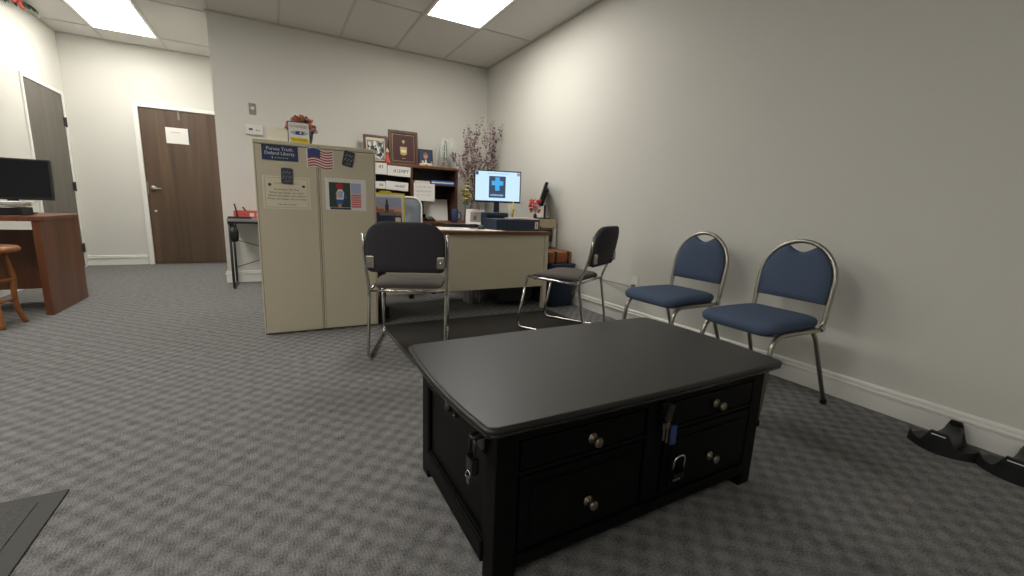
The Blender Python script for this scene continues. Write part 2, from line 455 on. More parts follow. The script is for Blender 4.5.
for x0, x1 in ((bx0-.002, bx0+.03), (bx1-.03, bx1+.002)):                              # rails of the ends
    c.box(x0, x1, by0+.06, by1-.06, .335, .41, M_table, .003)
    c.box(x0-.004 if x0 < 0 else x0, x1 if x0 < 0 else x1+.004, by0+.06, by1-.06, .04, .10, M_table, .006)
c.build('body', ct)
for x0, x1, sgn in ((bx0+.010, bx0+.022, -1), (bx1-.022, bx1-.010, 1)):
    p = MB(); xe = x0 if sgn < 0 else x1
    p.box(x0, x1, by0+.055, by1-.055, .095, .34, M_table)
    for a in ((by0+.06, by1-.06, .10, .108), (by0+.06, by1-.06, .327, .335), (by0+.06, by0+.068, .108, .327), (by1-.068, by1-.06, .108, .327)):
        p.box(min(xe, xe+sgn*.008), max(xe, xe+sgn*.008), a[0], a[1], a[2], a[3], M_table, .002)
    p.build('end_panel', ct)
for cx in (-.245, .245):
    w = .40
    for z0, z1, kz in ((.308, .382, .343), (.09, .288, .165)):
        d = MB(); y = by0
        d.box(cx-w/2, cx+w/2, y+.001, y+.018, z0, z1, M_table, .004)
        if z1-z0 > .1:
            d.box(cx-w/2+.03, cx+w/2-.03, y-.003, y+.003, z0+.025, z1-.025, M_table, .002)
        dr = d.build('drawer', ct)
        k = MB(); X = T(cx+(.0 if cx < 0 else .004)+.012, y-.001, kz) @ Rx(PI/2) @ Matrix.Scale(.78, 4)
        k.lathe([(0, 0), (.019, 0), (.019, .004), (.012, .006), (.008, .012), (.008, .02), (.015, .025), (.018, .031), (.016, .037), (.010, .040), (0, .041)], M_pewter, X=X)
        k.build('knob', dr)
e = MB(); e.lathe([(0, 0), (.016, 0), (.014, .01), (.006, .014), (0, .015)], mat('dull_lock', '4a4743', .4, .8), X=T(bx0-.002, .017, .352) @ Ry(-PI/2))
e.build('end_lock', ct); e = MB(); e.lathe([(0, 0), (.007, 0), (.006, .008), (0, .009)], MATS['dull_lock'], X=T(bx0-.002, -.035, .348) @ Ry(-PI/2))
e.build('end_stud', ct)
hs = MB(); hs.box(bx0-.010, bx0-.001, -.235, -.195, .345, .405, M_blackgloss, .003)
hs.tube(fillet([(bx0-.008, -.225, .385), (bx0-.034, -.225, .385), (bx0-.034, -.205, .385), (bx0-.008, -.205, .385)], .01), .005, M_black, n=8)
hs.build('hasp', ct)
hp = MB(); hp.box(.014, .044, by0-.008, by0+.001, .360, .392, M_black, .003); hp.build('lock_plate', ct)

M_gun = mat('gunmetal', '55524d', .3, .9)
# padlock on the left end
pl = thing('padlock', 'black padlock with keys hanging on the left end of the coffee table', 'padlock', (TX+bx0-.030, TY-.215, .352))
MB().tube(fillet([(0, -.018, -.03), (0, -.018, .034), (0, .018, .034), (0, .018, -.03)], .016), .0045, M_gun, n=8).build('shackle', pl)
MB().box(-.012, .012, -.026, .026, -.075, -.025, M_blackgloss, .006).build('body', pl)
pl.scale = (.8, .8, .8); pl.location.z += .008
k = MB(); k.tube([(-.014+.003*math.sin(t*.7), .0+.012*math.cos(t), -.082+.012*math.sin(t)) for t in [2*PI*i/14 for i in range(14)]], .002, M_chrome, n=6, closed=True)
k.box(-.017, -.013, -.012, .004, -.108, -.086, M_pewter, .002); k.build('key', pl)
# keys with a blue tag on the front
kr = thing('key_ring', 'bunch of keys with blue tag hanging from the coffee table front', 'keys', (TX+.030, TY+by0-.012, .375))
k = MB(); k.tube([(.0+.013*math.cos(t), -.004, -.016+.016*math.sin(t)) for t in [2*PI*i/16 for i in range(16)]], .0018, M_satin, n=6, closed=True)
k.build('ring', kr)
fb = MB(); fb.prism([(-.004, .002), (.016, .012), (.028, .052), (.010, .058), (-.006, .03)], -.010, -.005, M_gun, lambda u, v, d: (u-.01, d, v-.035), bev=.001); fb.build('metal_fob', kr)
for i, (dx, L) in enumerate(((-.012, .055), (-.002, .062))):
    k = MB(); k.box(dx-.008, dx+.008, -.005-.003*i, -.003-.003*i, -.05, -.032, M_pewter, .003); k.box(dx-.0035, dx+.0035, -.005-.003*i, -.003-.003*i, -.032-L, -.048, M_pewter, .0008); k.build('key', kr)
MB().box(.012, .034, -.012, -.004, -.105, -.045, M_flagblue, .008).build('key_tag', kr)
# loose open shackle on the lower right drawer
sh = thing('open_padlock', 'silver open shackle padlock hanging low on the coffee table front', 'padlock', (TX+.103, TY+by0-.010, .19))
MB().tube(fillet([(-.024, 0, -.022), (-.024, -.006, .028), (.020, -.006, .028), (.020, -.004, -.022)], .02), .0042, M_chrome, n=8).build('shackle', sh)
MB().box(-.026, .024, -.008, .006, -.052, -.028, M_blackgloss, .004).build('body', sh)
MB().box(-.026, .004, -.010, -.0075, -.050, -.044, M_satin, .001).build('bar', sh)

# ------------------------------------------------------------------ grey sled-base chairs
def sled_chair(label, group):
    o = thing('guest_chair', label, 'chair', group=group)
    W = .226; r = .0095
    for sg in (-1, 1):
        f = MB()
        p = [(sg*W, .50-.01, .418), (sg*W, .57, .010), (sg*W, 0, .010), (sg*W, .07, .41), (sg*(W+.008), -.005, .60), (sg*(W+.008), -.025, .755)]
        f.tube(fillet(p[:2]+[(sg*W, .57, .010)]+p[2:] if 0 else p, [.07, .05, .05, .10]), r, M_chrome)
        f.tube(fillet([(sg*W, .07, .405), (sg*W, .30, .408), (sg*W, .487, .420)], .05), r, M_chrome)
        f.build('side_frame', o)
    c = MB(); c.tube([(-W, .075, .405), (W, .075, .405)], r*.85, M_chrome); c.tube([(-W, .43, .405), (W, .43, .405)], r*.85, M_chrome); c.build('crossbar', o)
    # seat: waterfall front edge, crowned top
    s = MB(); secs = []
    for t in [i/14 for i in range(15)]:
        y = .085+.425*t
        top = .452+.012*math.sin(PI*min(1, t*1.05)) - (.045*max(0, (t-.72)/.28)**2)
        bot = .414+.0*t - (.012*max(0, (t-.8)/.2)**2)
        hw = .212 - .02*(1-math.sin(PI*(.12+.76*t)))
        if t in (0.0, 1.0): top -= .012; bot += .004; hw -= .012
        sec = []
        for k in range(24):
            a = 2*PI*k/24; ca, sa = math.cos(a), math.sin(a)
            sx = math.copysign(abs(ca)**.35, ca); sz = math.copysign(abs(sa)**.6, sa)
            sec.append((hw*sx, y, (top+bot)/2+(top-bot)/2*sz))
        secs.append(sec)
    s.loft(secs, M_greyfab); s.build('seat', o)
    # backrest: curved pad inside a shell
    def pad(mb, w, h, d0, d1, m, zc):
        ol = rrect(w, h, (.035, .035, .115, .115), 7)
        lean = lambda z: -.010-.16*(z-.55)
        curve = lambda u: .020*(1-(u/(w/2))**2)
        def ring(off, inset):
            out = []
            for u, v in ol:
                k = 1-inset
                uu, vv = u*k, v*(1-(inset*1.6 if inset < .1 else inset))
                z = zc+vv; out.append((uu, lean(z)-curve(uu)+off, z))
            return out
        secs = [ring(d0, .06), ring(d0+.004, .02), ring((d0+d1)/2, 0), ring(d1-.005, .02), ring(d1, .08)]
        # fill both faces with concentric rings so that they stay curved
        secs = [ring(d0, .97), ring(d0, .6), ring(d0, .3)] + secs + [ring(d1+.002, .3), ring(d1+.004, .6), ring(d1+.004, .97)]
        mb.loft(secs, m)
    b = MB(); pad(b, .436, .285, .012, .040, M_greyfab, .677); b.build('backrest', o)
    b = MB(); pad(b, .444, .292, -.010, .014, M_darkfab, .677); b.build('back_shell', o)
    for sg in (-1, 1):
        k = MB(); k.box(sg*.197-.024, sg*.197+.024, -.040, -.026, .558, .628, M_satin, .006, X=None)
        k.ball((sg*.197, -.042, .593), (.006, .004, .006), M_chrome, n=8); k.build('bracket', o)
        for gy in (.46, .06): MB().box(sg*W-.012, sg*W+.012, gy, gy+.04, .0, .013, M_black, .003).build('floor_glide', o)
    return o
ca = sled_chair('grey chair with charcoal back turned to us, in front of the filing cabinets', 'chrome sled-base guest chairs')
cbh = copy_tree(ca)
cbh['label'] = 'grey chair seen from its side, between the desk end and right wall'
th = math.atan2(-.153, .445)
ca.location = (.652, 2.445, .006); ca.rotation_euler = (0, 0, -.38)
cbh.location = (2.10, 2.445, .006); cbh.rotation_euler = (0, 0, .52)

# ------------------------------------------------------------------ blue stacking chairs
def banquet_chair(label, group):
    o = thing('stacking_chair', label, 'chair', group=group)
    W = .176; r = .0115
    # local: +Y is forward; rear feet at y = -.13
    fr = MB()
    arch = []
    BL = lambda z: -.015-.15*(z-.42)            # recline
    side = [(W+.005, BL(.43), .425), (W+.008, BL(.62), .62)]
    n = 16; cz = .625; rx = W+.008; rz = .195
    up = [(rx*math.cos(a), BL(cz+rz*math.sin(a)), cz+rz*math.sin(a)) for a in [PI*k/n for k in range(n+1)]]
    path = [(W, .39, .015), (W, .37, .40), (W, 0, .402), (W+.005, BL(.50), .50)]
    right = fillet([(W+.01, .425, .012), (W, .375, .405), (W, .02, .402)], .075, 7)
    fr_path = right + [(W, -.012, .408)] + [(W+.004, BL(.45), .45)] + up + [(-W-.004, BL(.45), .45), (-W, -.012, .408)] + [(-x, y, z) for x, y, z in right[::-1]]
    fr.tube(fr_path, r, M_satin, n=10); fr.build('frame', o)
    for sg in (-1, 1):
        l = MB(); l.tube([(sg*(W-.002), .06, .402), (sg*(W-.002), .02, .36), (sg*(W+.012), -.13, .012)], r*.95, M_satin, n=10)
        lo = l.build('rear_leg', o)
        MB().lathe([(0, 0), (.015, 0), (.015, .02), (.012, .028), (0, .03)], M_black, c=(sg*(W+.012), -.13, 0), n=12).build('foot_cap', lo)
        MB().lathe([(0, 0), (.015, 0), (.015, .02), (.012, .028), (0, .03)], M_black, c=(sg*(W+.01), .425, 0), n=12).build('foot_cap', o)
        k = MB(); k.lathe([(0, 0), (.020, 0), (.018, .008), (.008, .012), (0, .013)], M_chrome, X=T(sg*(W+.008), -.005, .412) @ Ry(sg*PI/2)); k.build('pivot', o)
    ap = MB(); ap.tube(fillet([(W-.012, .03, .410), (W-.012, .395, .410), (-W+.012, .395, .410), (-W+.012, .03, .410)], .06), .010, M_satin); ap.tube([(-W, .03, .402), (W, .03, .402)], .009, M_satin)
    ap.build('seat_rail', o)
    # seat
    s = MB(); secs = []
    hw0 = .190
    def sq(hw, y0, y1, z, e=.30):
        out = []
        for k in range(36):
            a = 2*PI*k/36; ca_, sa = math.cos(a), math.sin(a)
            x = hw*math.copysign(abs(ca_)**e, ca_); yy = math.copysign(abs(sa)**e, sa)
            taper = 1-.05*(1-yy)/2
            out.append((x*taper, (y0+y1)/2+(y1-y0)/2*yy, z-(.010*max(0, yy)**3)*max(0, 1-(hw0-hw)/.12)))
        return out
    for z, i in ((.416, .012), (.420, .003), (.432, -.004), (.450, -.005), (.462, .004), (.470, .025), (.474, .07), (.4755, .12), (.476, .165)):
        secs.append(sq(.190-i, -.002+i, .425-i, z))
    s.loft(secs, M_bluefab); s.build('seat', o)
    # back pad: arch with a dip at the top that leaves a hand hole under the tube
    ol = [(-rx+.008, .575-.015), (rx-.008, .575-.015)]
    ol = [(-(rx-.010), .522), (rx-.010, .522)]
    for k in range(0, 6): a = PI*k/16; ol.append(((rx-.010)*math.cos(a), cz+(rz-.010)*math.sin(a)))
    hx, hz = ol[-1]
    a = PI*5.9/16; ex, ez = (rx-.010)*math.cos(a), cz+(rz-.010)*math.sin(a); ol.append((ex, ez))
    for k in range(1, 10):
        t = k/10; ol.append((ex*(1-2*t), ez-.030*math.sin(PI*t)))
    ol.append((-ex, ez))
    for k in range(5, -1, -1): a = PI*k/16; ol.append((-(rx-.010)*math.cos(a), cz+(rz-.010)*math.sin(a)))
    b = MB()
    def ring(off, ins):
        out = []
        for u, z in ol:
            uu = u*(1-ins); zz = .665+(z-.665)*(1-ins); out.append((uu, BL(zz)+off, zz))
        return out
    b.loft([ring(-.020, .9), ring(-.020, .5), ring(-.018, .04), ring(-.012, .005), ring(.008, .005), ring(.018, .04), ring(.026, .25), ring(.029, .6), ring(.029, .9)], M_bluefab)
    b.build('backrest', o)
    return o
cd = banquet_chair('blue padded chair along the right wall, nearer the black plastic bases', 'blue chairs along the right wall')
cc = copy_tree(cd); cc['label'] = 'blue padded chair along the right wall, nearer the outlet and desk'
for o, (x, y), a in ((cd, (2.30, 1.212), 1.0), (cc, (2.318, 1.80), -1.5)):
    fwd = Vector((-math.cos(math.radians(a)), math.sin(math.radians(a)), 0))
    o.location = (x, y, 0)
    o.rotation_euler = (0, 0, math.atan2(-fwd.x, fwd.y))

# ------------------------------------------------------------------ filing cabinets (their plain backs face the room)
def file_cabinet(x, label):
    o = thing('filing_cabinet', label, 'filing cabinet', (x, 3.278, 0), group='putty filing cabinets')
    w, d, h = .377, .67, 1.300
    b = MB(); b.box(0, w, 0, d, .012, h-.03, M_putty, .005)
    b.box(.004, w-.004, .006, d-.006, h-.031, h-.026, M_puttyd)
    b.box(.02, w-.02, .02, d-.02, 0, .014, M_puttyd); b.build('body', o)
    MB().box(0, w, -.003, d, h-.026, h, M_putty, .005).build('top_cap', o)
    s = MB()
    for xx in (.010, w-.010): s.box(xx-.0015, xx+.0015, -.001, .004, .03, h-.04, M_puttyd)
    s.build('seam', o)
    for k in range(4):
        z = .03+k*.302
        dr = MB().box(.012, w-.012, d-.002, d+.014, z, z+.292, M_putty, .004).build('drawer', o)
        hb = MB(); hb.tube(fillet([(w/2-.05, d+.012, z+.17), (w/2-.05, d+.045, z+.17), (w/2+.05, d+.045, z+.17), (w/2+.05, d+.012, z+.17)], .015), .006, M_chrome, n=8); hb.build('handle', dr)
    return o
file_cabinet(-.103, 'putty filing cabinet with the navy plaque and cream verse sheet')
file_cabinet(.277, 'putty filing cabinet beside the desk with the child and flag print')
FY = 3.2775
# navy plaque
p = thing('navy_plaque', 'navy plaque with two white text lines on the filing cabinet', 'sign', (.050, FY, 1.222))
MB().box(-.105, .105, -.005, 0, -.047, .047, M_navy, .001).build('panel', p)
t = MB(); t.text('Pursue Truth.', .030, FACE(0, -.0055, .024), M_white, width=.155); t.text('Defend Liberty.', .030, FACE(0, -.0055, -.004), M_white, width=.175)
t.text('HILLSDALE COLLEGE', .009, FACE(.006, -.0055, -.031), M_white, width=.078); t.box(-.048, -.044, -.0062, -.005, -.038, -.024, M_white); t.build('lettering', p)
# flag magnet
fl = thing('flag_magnet', 'wavy red white and blue flag magnet across the two filing cabinets', 'magnet', (.290, FY, 1.205))
def wav(u): return .010*math.sin((u+.08)/.16*2*PI)
def strip(mb, u0, u1, v0, v1, y0, y1, m, n=10):
    ol = [(u0+(u1-u0)*k/n, v0+wav(u0+(u1-u0)*k/n)) for k in range(n+1)] + [(u1-(u1-u0)*k/n, v1+wav(u1-(u1-u0)*k/n)) for k in range(n+1)]
    mb.prism(ol, y0, y1, m)
b = MB(); strip(b, -.085, .083, -.062, .062, -.004, 0, M_white); b.build('base', fl)
st = MB()
for k in range(7): strip(st, -.078 if k < 4 else .0, .078, -.056+k*.0172, -.056+k*.0172+.0086, -.0046, -.0038, M_red)
st.build('stripes', fl)
ca2 = MB(); strip(ca2, -.078, .0, .004, .058, -.0050, -.0036, M_flagblue); ca2.build('canton', fl)
# two dark badges
for (x, z, rt, lb) in ((.082, 1.079, -.03, 'dark magnet with pale writing clipping the cream verse sheet'), (.470, 1.221, -.22, 'dark tilted magnet with pale writing beside the flag magnet')):
    q = thing('magnet', lb, 'magnet', (x, FY-(.003 if x < .2 else 0), z), rot=(0, -rt, 0), group='dark slogan magnets')
    b = MB(); b.prism(rrect(.068 if x < .2 else .072, .102, .010, 4), -.008, 0, M_slate, bev=.002); b.build('body', q)
    for a in ((-.024, .026, .022, .022, .0012, 3), (-.028, .029, -.008, .026, .0012, 5), (-.012, .022, -.034, .012, .0010, 7)):
        t = MB(); scribble(t, a[0], a[1], a[2], a[3], -.0085, M_white, a[4], 1, a[5]); t.build('handwriting', q)
# cream verse sheet
p = thing('verse_sheet', 'cream sheet with a printed verse on the left filing cabinet', 'poster', (.077, FY, .969))
MB().box(-.140, .140, -.002, 0, -.106, .106, M_cream, .0005).build('sheet', p)
bd = MB()
for a in ((-.127, .127, .094, .096), (-.127, .127, -.096, -.094), (-.127, -.125, -.094, .094), (.125, .127, -.094, .094)): bd.box(a[0], a[1], -.0026, -.0018, a[2], a[3], M_grey)
bd.build('border', p)
t = MB()
scribble(t, -.075, .08, .060, .010, -.0026, M_ink, .0010, 1, 51)
for z, sz, w, tx in ((.022, .016, .15, 'Listening is the Key'), (.000, .017, .205, 'When you listen, you learn'), (-.020, .017, .22, 'When you listen, you follow'), (-.040, .017, .23, 'When you listen, you succeed'), (-.076, .013, .11, 'Identity Service')):
    t.text(tx, sz, FACE(0, -.0024, z), M_ink, width=w)
t.build('lettering', p)
ic = MB(); ic.ball((-.097, -.003, .050), (.010, .0015, .010), M_slate, n=8); ic.build('emblem', p); ic = MB(); ic.ball((.102, -.003, .046), (.010, .0015, .008), M_slate, n=8); ic.build('emblem', p)
# child and flag print
p = thing('picture_print', 'white bordered print of a child in a red cap beside a flag', 'poster', (.449, FY, .975))
b = MB(); b.box(-.136, .134, -.002, 0, -.108, .100, M_white, .0005); b.box(-.142, .134, -.004, -.001, .096, .108, M_white, .001); b.build('sheet', p)
pc = MB(); y0, y1 = -.0026, -.0016
pc.box(-.112, .028, y0, y1, -.088, .082, M_forest)
pc.box(-.108, .030, -.0032, -.002, -.104, -.090, M_slate)
for k in range(6): pc.box(.032, .100, -.0030, -.002, -.086+k*.016, -.078+k*.016, M_redl)
pc.box(.032, .100, -.0025, -.0016, -.090, .082, M_pink); pc.box(.032, .100, -.0028, -.0018, .012, .078, M_sky)
pc.build('picture', p)
ch = MB(); yb = -.0030
ch.prism([(-.066, -.066), (-.022, -.066), (-.022, -.032), (-.066, -.032)], yb-.0004, yb, M_blue)
ch.prism([(-.066, -.034), (-.020, -.034), (-.014, .012), (-.028, .036), (-.052, .036), (-.068, .010)], yb-.0007, yb, M_white)
ch.prism(rrect(.034, .05, .01, 4, -.040, .0), yb-.0011, yb-.0005, M_sky)
ch.prism([(-.07, -.03), (-.062, -.03), (-.058, .02), (-.064, .02)], yb-.0012, yb, M_skin)
ch.prism([(.024*math.cos(2*PI*k/14)-.042, .022*math.sin(2*PI*k/14)+.056) for k in range(14)], yb-.0008, yb, M_red)
ch.prism([(-.056, -.088), (-.034, -.088), (-.034, -.066), (-.056, -.066)], yb-.0006, yb, M_skin)
ch.prism([(-.016, -.028), (.004, -.028), (.002, -.006), (-.010, -.004)], yb-.0006, yb, M_blue)
ch.build('printed_figure', p)
# on top of the cabinets
ZT = 1.300
q = thing('greeting_card', 'blank cream greeting card standing on the left filing cabinet', 'card', (.040, 3.40, ZT))
b = MB(); b.box(-.058, .058, -.001, .0005, 0, .098, mat('ivory_card', 'efe9d6', .8), X=Rx(-.12)); b.build('front', q)
b = MB(); b.box(-.058, .058, -.0005, .001, 0, .098, M_cream, X=T(0, .024, 0) @ Rx(.12)); b.build('back', q)
q = thing('counter_sign', 'small blue-edged white and yellow sign standing atop the filing cabinets', 'sign', (.170, 3.365, ZT), rot=(-.06, 0, 0))
MB().box(-.066, .066, 0, .005, 0, .145, M_flagblue, .001).build('backing', q)
MB().box(-.061, .064, -.002, .001, .004, .138, M_white, .0005).build('face', q)
b = MB(); b.box(-.052, .058, -.003, -.001, .010, .040, M_yellow); b.build('yellow_band', q)
b = MB(); b.prism([(-.055, .072), (-.03, .084), (.035, .084), (.06, .070), (.035, .058), (-.03, .058)], -.0032, -.001, M_sky); b.prism(rrect(.05, .022, .008, 4, .005, .071), -.004, -.002, M_flagblue); b.ball((.012, -.0042, .072), (.007, .001, .007), M_white, n=8); b.build('emblem', q)
t = MB(); t.text('AUTHORIZED', .024, FACE(0, -.0025, .112), M_brown, width=.105); t.text('PROVIDER', .022, FACE(.002, -.0035, .025), mat('olive_ink', '7d6a1a', .7), width=.095); t.build('lettering', q)
# dried flower bunch in a dark pot
q = thing('dried_flowers', 'bunch of rust and plum dried flowers in a dark pot atop filing cabinets', 'flowers', (.205, 3.50, ZT))
MB().lathe([(0, 0), (.032, 0), (.045, .055), (.05, .09), (.044, .09), (.038, .03), (0, .02)], M_dkgreen, c=(.015, 0, 0)).build('pot', q)
b = MB(); rnd = random.Random(5)
for k in range(120):
    a = rnd.uniform(-.15, PI+.1); rr = rnd.uniform(.050, .085)
    b.ball((-.01+rr*1.12*math.cos(a), rnd.uniform(-.035, .035), .115+rr*math.sin(a)*1.05), rnd.uniform(.006, .015), rnd.choice([M_brown, M_blos, M_orange, M_maroon if math.cos(a) > -.2 else M_brown, M_gold, M_redl]), n=6)
b.build('blooms', q)
b = MB()
for k in range(14):
    a = rnd.uniform(.1, PI-.1); b.tube([(.015, 0, .06), (.01+.07*math.cos(a), rnd.uniform(-.02, .02), .115+.06*math.sin(a))], .0015, M_twig, n=4)
b.build('stems', q)

# ------------------------------------------------------------------ main desk
DX0, DX1, DY0, DY1, DZ = .668, 2.205, 3.272, 4.06, .728
dk = thing('office_desk', 'putty metal desk with brown laminate top facing the guest chairs', 'desk', ((DX0+DX1)/2, DY0, 0))
hx = (DX1-DX0)/2
MB().box(-hx, hx, 0, DY1-DY0, DZ-.030, DZ, M_wal, .004).build('desktop', dk)
MB().box(-hx+.055, hx-.052, .028, .046, .225, DZ-.031, M_putty, .003).build('modesty_panel', dk)
fr = MB()
fr.box(-hx+.03, hx-.03, .03, .06, DZ-.05, DZ-.031, M_puttyd); fr.box(-hx+.03, hx-.03, .70, .73, DZ-.05, DZ-.031, M_puttyd)
fr.build('apron', dk)
for sx in (-1, 1):
    for yy in (.045, .71):
        l = MB(); x = sx*(hx-.028)
        l.box(x-.02, x+.02, yy-.02, yy+.02, .012, DZ-.031, M_putty if sx > 0 else M_black, .003)
        l.lathe([(0, 0), (.018, 0), (.016, .012), (0, .014)], M_black, c=(x, yy, 0), n=10); l.build('leg', dk)
pd = MB().box(hx-.42, hx-.06, .20, .70, .06, DZ-.055, M_black, .004).build('pedestal', dk)
for k in range(2): MB().box(hx-.41, hx-.07, .70, .715, .07+.3*k, .07+.3*k+.285, M_black, .003).build('drawer', pd)
MB().box(-hx+.05, -hx+.09, .09, .66, .02, .12, M_black, .003).build('foot_rail', dk)
pw = MB().box(.16, .20, .45, .60, .0, .30, M_grey, .004); pw.box(.24, .262, .40, .42, 0, .34, M_chrome, .002); pw.build('cable_duct', dk)

# bridge + credenza + hutch
br = thing('desk_return', 'brown laminate bridge joining the desk to the credenza behind', 'desk', (1.95, 4.5, 0))
MB().box(-.25, .25, -.435, .445, DZ-.03, DZ-.001, M_wal, .003).build('top', br)
MB().box(.225, .245, -.43, .44, .25, DZ-.031, M_walD, .002).build('panel', br)
MB().box(-.245, -.225, .405, .44, 0, DZ-.031, M_black, .002).build('leg', br)
MB().box(.225, .245, .405, .44, 0, .25, M_black, .002).build('leg', br)
cr = thing('credenza', 'brown credenza along the back wall under the hutch', 'credenza', (1.60, 5.25, 0))
CZ = .735
MB().box(-.85, .88, -.30, .30, CZ-.035, CZ, M_wal, .004).build('top', cr)
for x in (-.84, .855): MB().box(x, x+.022, -.285, .29, 0, CZ-.036, M_walD, .002).build('side_panel', cr)
MB().box(-.818, .855, .26, .278, .02, CZ-.036, M_walD).build('back_panel', cr)
for x0, x1 in ((-.815, -.35), (.42, .85)):
    d = MB().box(x0, x1, -.28, -.262, .05, CZ-.04, M_walD, .003).build('door', cr)
    k = MB(); k.lathe([(0, 0), (.012, 0), (.016, .02), (0, .024)], M_pewter, X=T(x1-.05 if x0 < 0 else x0+.05, -.28, .5) @ Rx(PI/2), n=12); k.build('knob', d)
hu = thing('hutch', 'brown wooden hutch with paper labels standing on the credenza', 'hutch', (1.40, 5.36, CZ))
HH = .655
MB().box(-.66, .66, -.165, .17, HH-.03, HH, M_wal, .003).build('top_board', hu)
for x in (-.65, .04, .615): MB().box(x, x+.03, -.16, .165, 0, HH-.03, M_walD, .002).build('upright', hu)
MB().box(-.62, .615, .15, .162, 0, HH-.03, M_black).build('back_panel', hu)
for x0, x1, z in ((.07, .615, .43), (-.62, .04, .345), (-.62, .04, .52), (-.62, .04, .17)): MB().box(x0, x1, -.164, .15, z, z+.016, M_walD, .001).build('shelf', hu)
SY = 5.1945
def paper_label(x0, x1, z0, z1, label, fn, y=SY, name='shelf_label', cat='label', grp='white labels on the hutch shelves', rot=0):
    o = thing(name, label, cat, ((x0+x1)/2, y, (z0+z1)/2), rot=(0, rot, 0), group=grp)
    MB().box(-(x1-x0)/2, (x1-x0)/2, -.003, 0, -(z1-z0)/2, (z1-z0)/2, M_white, .0005).build('sheet', o)
    t = MB(); fn(t, x1-x0, z1-z0); t.build('lettering', o); return o
paper_label(1.004, 1.163, 1.254, 1.380, 'white label at the upper left of the hutch, partly behind the cabinet', lambda t, w, h: t.text('43', .055, FACE(.01, -.0034, .02), M_ink, shear=.2))
paper_label(1.169, 1.440, 1.245, 1.358, 'white handwritten label at the hutch top beside the right cubby', lambda t, w, h: t.text('A15MPT', .055, FACE(.02, -.0034, 0), M_ink, shear=.25, width=.19), rot=.03)
paper_label(1.003, 1.146, 1.092, 1.174, 'white label low on the hutch, left one behind the yellow folder', lambda t, w, h: t.text('IN', .045, FACE(.02, -.0034, 0), M_ink, shear=.2))
paper_label(1.150, 1.412, 1.082, 1.180, 'white label low on the hutch, right one above the mesh chair', lambda t, w, h: t.text('WAIT', .042, FACE(.03, -.0034, -.002), M_ink, shear=.25, width=.12), rot=.05)
def notef(t, w, h):
    scribble(t, -.10, .10, .062, .022, -.0036, M_ink, .0016, 3, 11); scribble(t, -.10, .10, .012, .026, -.0036, M_ink, .002, 2, 12); scribble(t, -.10, .09, -.032, .012, -.0036, M_ink, .0012, 3, 13)
paper_label(1.478, 1.740, .972, 1.180, 'large square handwritten note hanging from the hutch right shelf', notef, name='paper_note', cat='note', grp='')
o = thing('paper_sheet', 'blank pale sheet leaning inside the lower right cubby of hutch', 'paper', (1.83, 5.40, CZ+.001), rot=(-.15, 0, 0))
MB().box(-.160, .160, -.004, 0, 0, .27, M_white, .001).build('sheet', o)
t = MB(); scribble(t, -.06, .06, .2, .012, -.005, M_grey, .0012, 2, 21); t.build('lettering', o)
b = MB(); b.box(-.148, .148, -.10, .10, 0, .016, M_blue, .003); b.box(-.142, .140, -.098, .095, .016, .030, M_white, .001); b.box(-.148, .148, -.10, .10, .030, .046, M_blue, .003)
tag(b.build('blue_binder', loc=(1.862, 5.33, 1.1815)), 'blue binder lying on the upper right shelf of the hutch', 'binder')
b = MB()
for k in range(4): b.box(-.10+.004*k, .10-.003*k, -.08, .08, .008*k, .008*k+.007, M_cream if k % 2 else M_white, .001)
tag(b.build('paper_stack', loc=(1.59, 5.30, 1.1815)), 'small stack of pale papers left of the blue binder', 'papers')
for k in range(3):
    b = MB(); b.box(-.055, .055, -.09, .09, 0, .035, [M_black, M_navyp, M_slate][k], .004); b.box(-.050, .050, -.092, -.088, .006, .029, M_grey, .001)
    tag(b.build('file_box', loc=([1.10, 1.26, 1.36][k], 5.33, [.9215, .9215, .9215][k])), ['black', 'navy', 'grey'][k]+' file box on the lowest left hutch shelf, behind the yellow folder', 'file box', 'file boxes in the hutch')

# on the hutch
HZ = CZ+HH
def frame(x, y, w, h, lean, fw, fm, name, label, inner, mm, d=.02):
    o = thing(name, label, 'picture frame', (x, y, HZ+.001), rot=(-lean, 0, 0), group='framed pictures on the hutch')
    f = MB()
    for a in ((-w/2, w/2, 0, fw), (-w/2, w/2, h-fw, h), (-w/2, -w/2+fw, fw, h-fw), (w/2-fw, w/2, fw, h-fw)): f.box(a[0], a[1], -d, 0, a[2], a[3], fm, .004)
    f.build('frame', o)
    MB().box(-w/2+fw*.8, w/2-fw*.8, -d*.6, -.002, fw*.8, h-fw*.8, mm).build('mount', o)
    p = MB(); inner(p, w, h, -d*.6-.0005); p.build('picture', o)
    return o
def in1(p, w, h, y):
    r = random.Random(3)
    p.box(-w/2+.04, w/2-.036, y-.0005, y+.001, .04, h-.06, M_grey)
    for k in range(70):
        x = r.uniform(-w/2+.06, w/2-.055); z = r.uniform(.06, h-.085); s = r.uniform(.008, .022)
        m_ = r.choice([M_slate, M_white, M_ink, M_grey, M_white]); n = 7
        p.prism([(x+s*math.cos(2*PI*i/n), z+1.4*s*math.sin(2*PI*i/n)) for i in range(n)], y-.001-k*.00002, y, m_)
frame(1.09, 5.42, .275, .325, .14, .028, M_walD, 'photo_frame', 'dark-framed black and white photo at the left of the hutch top', in1, M_cream)
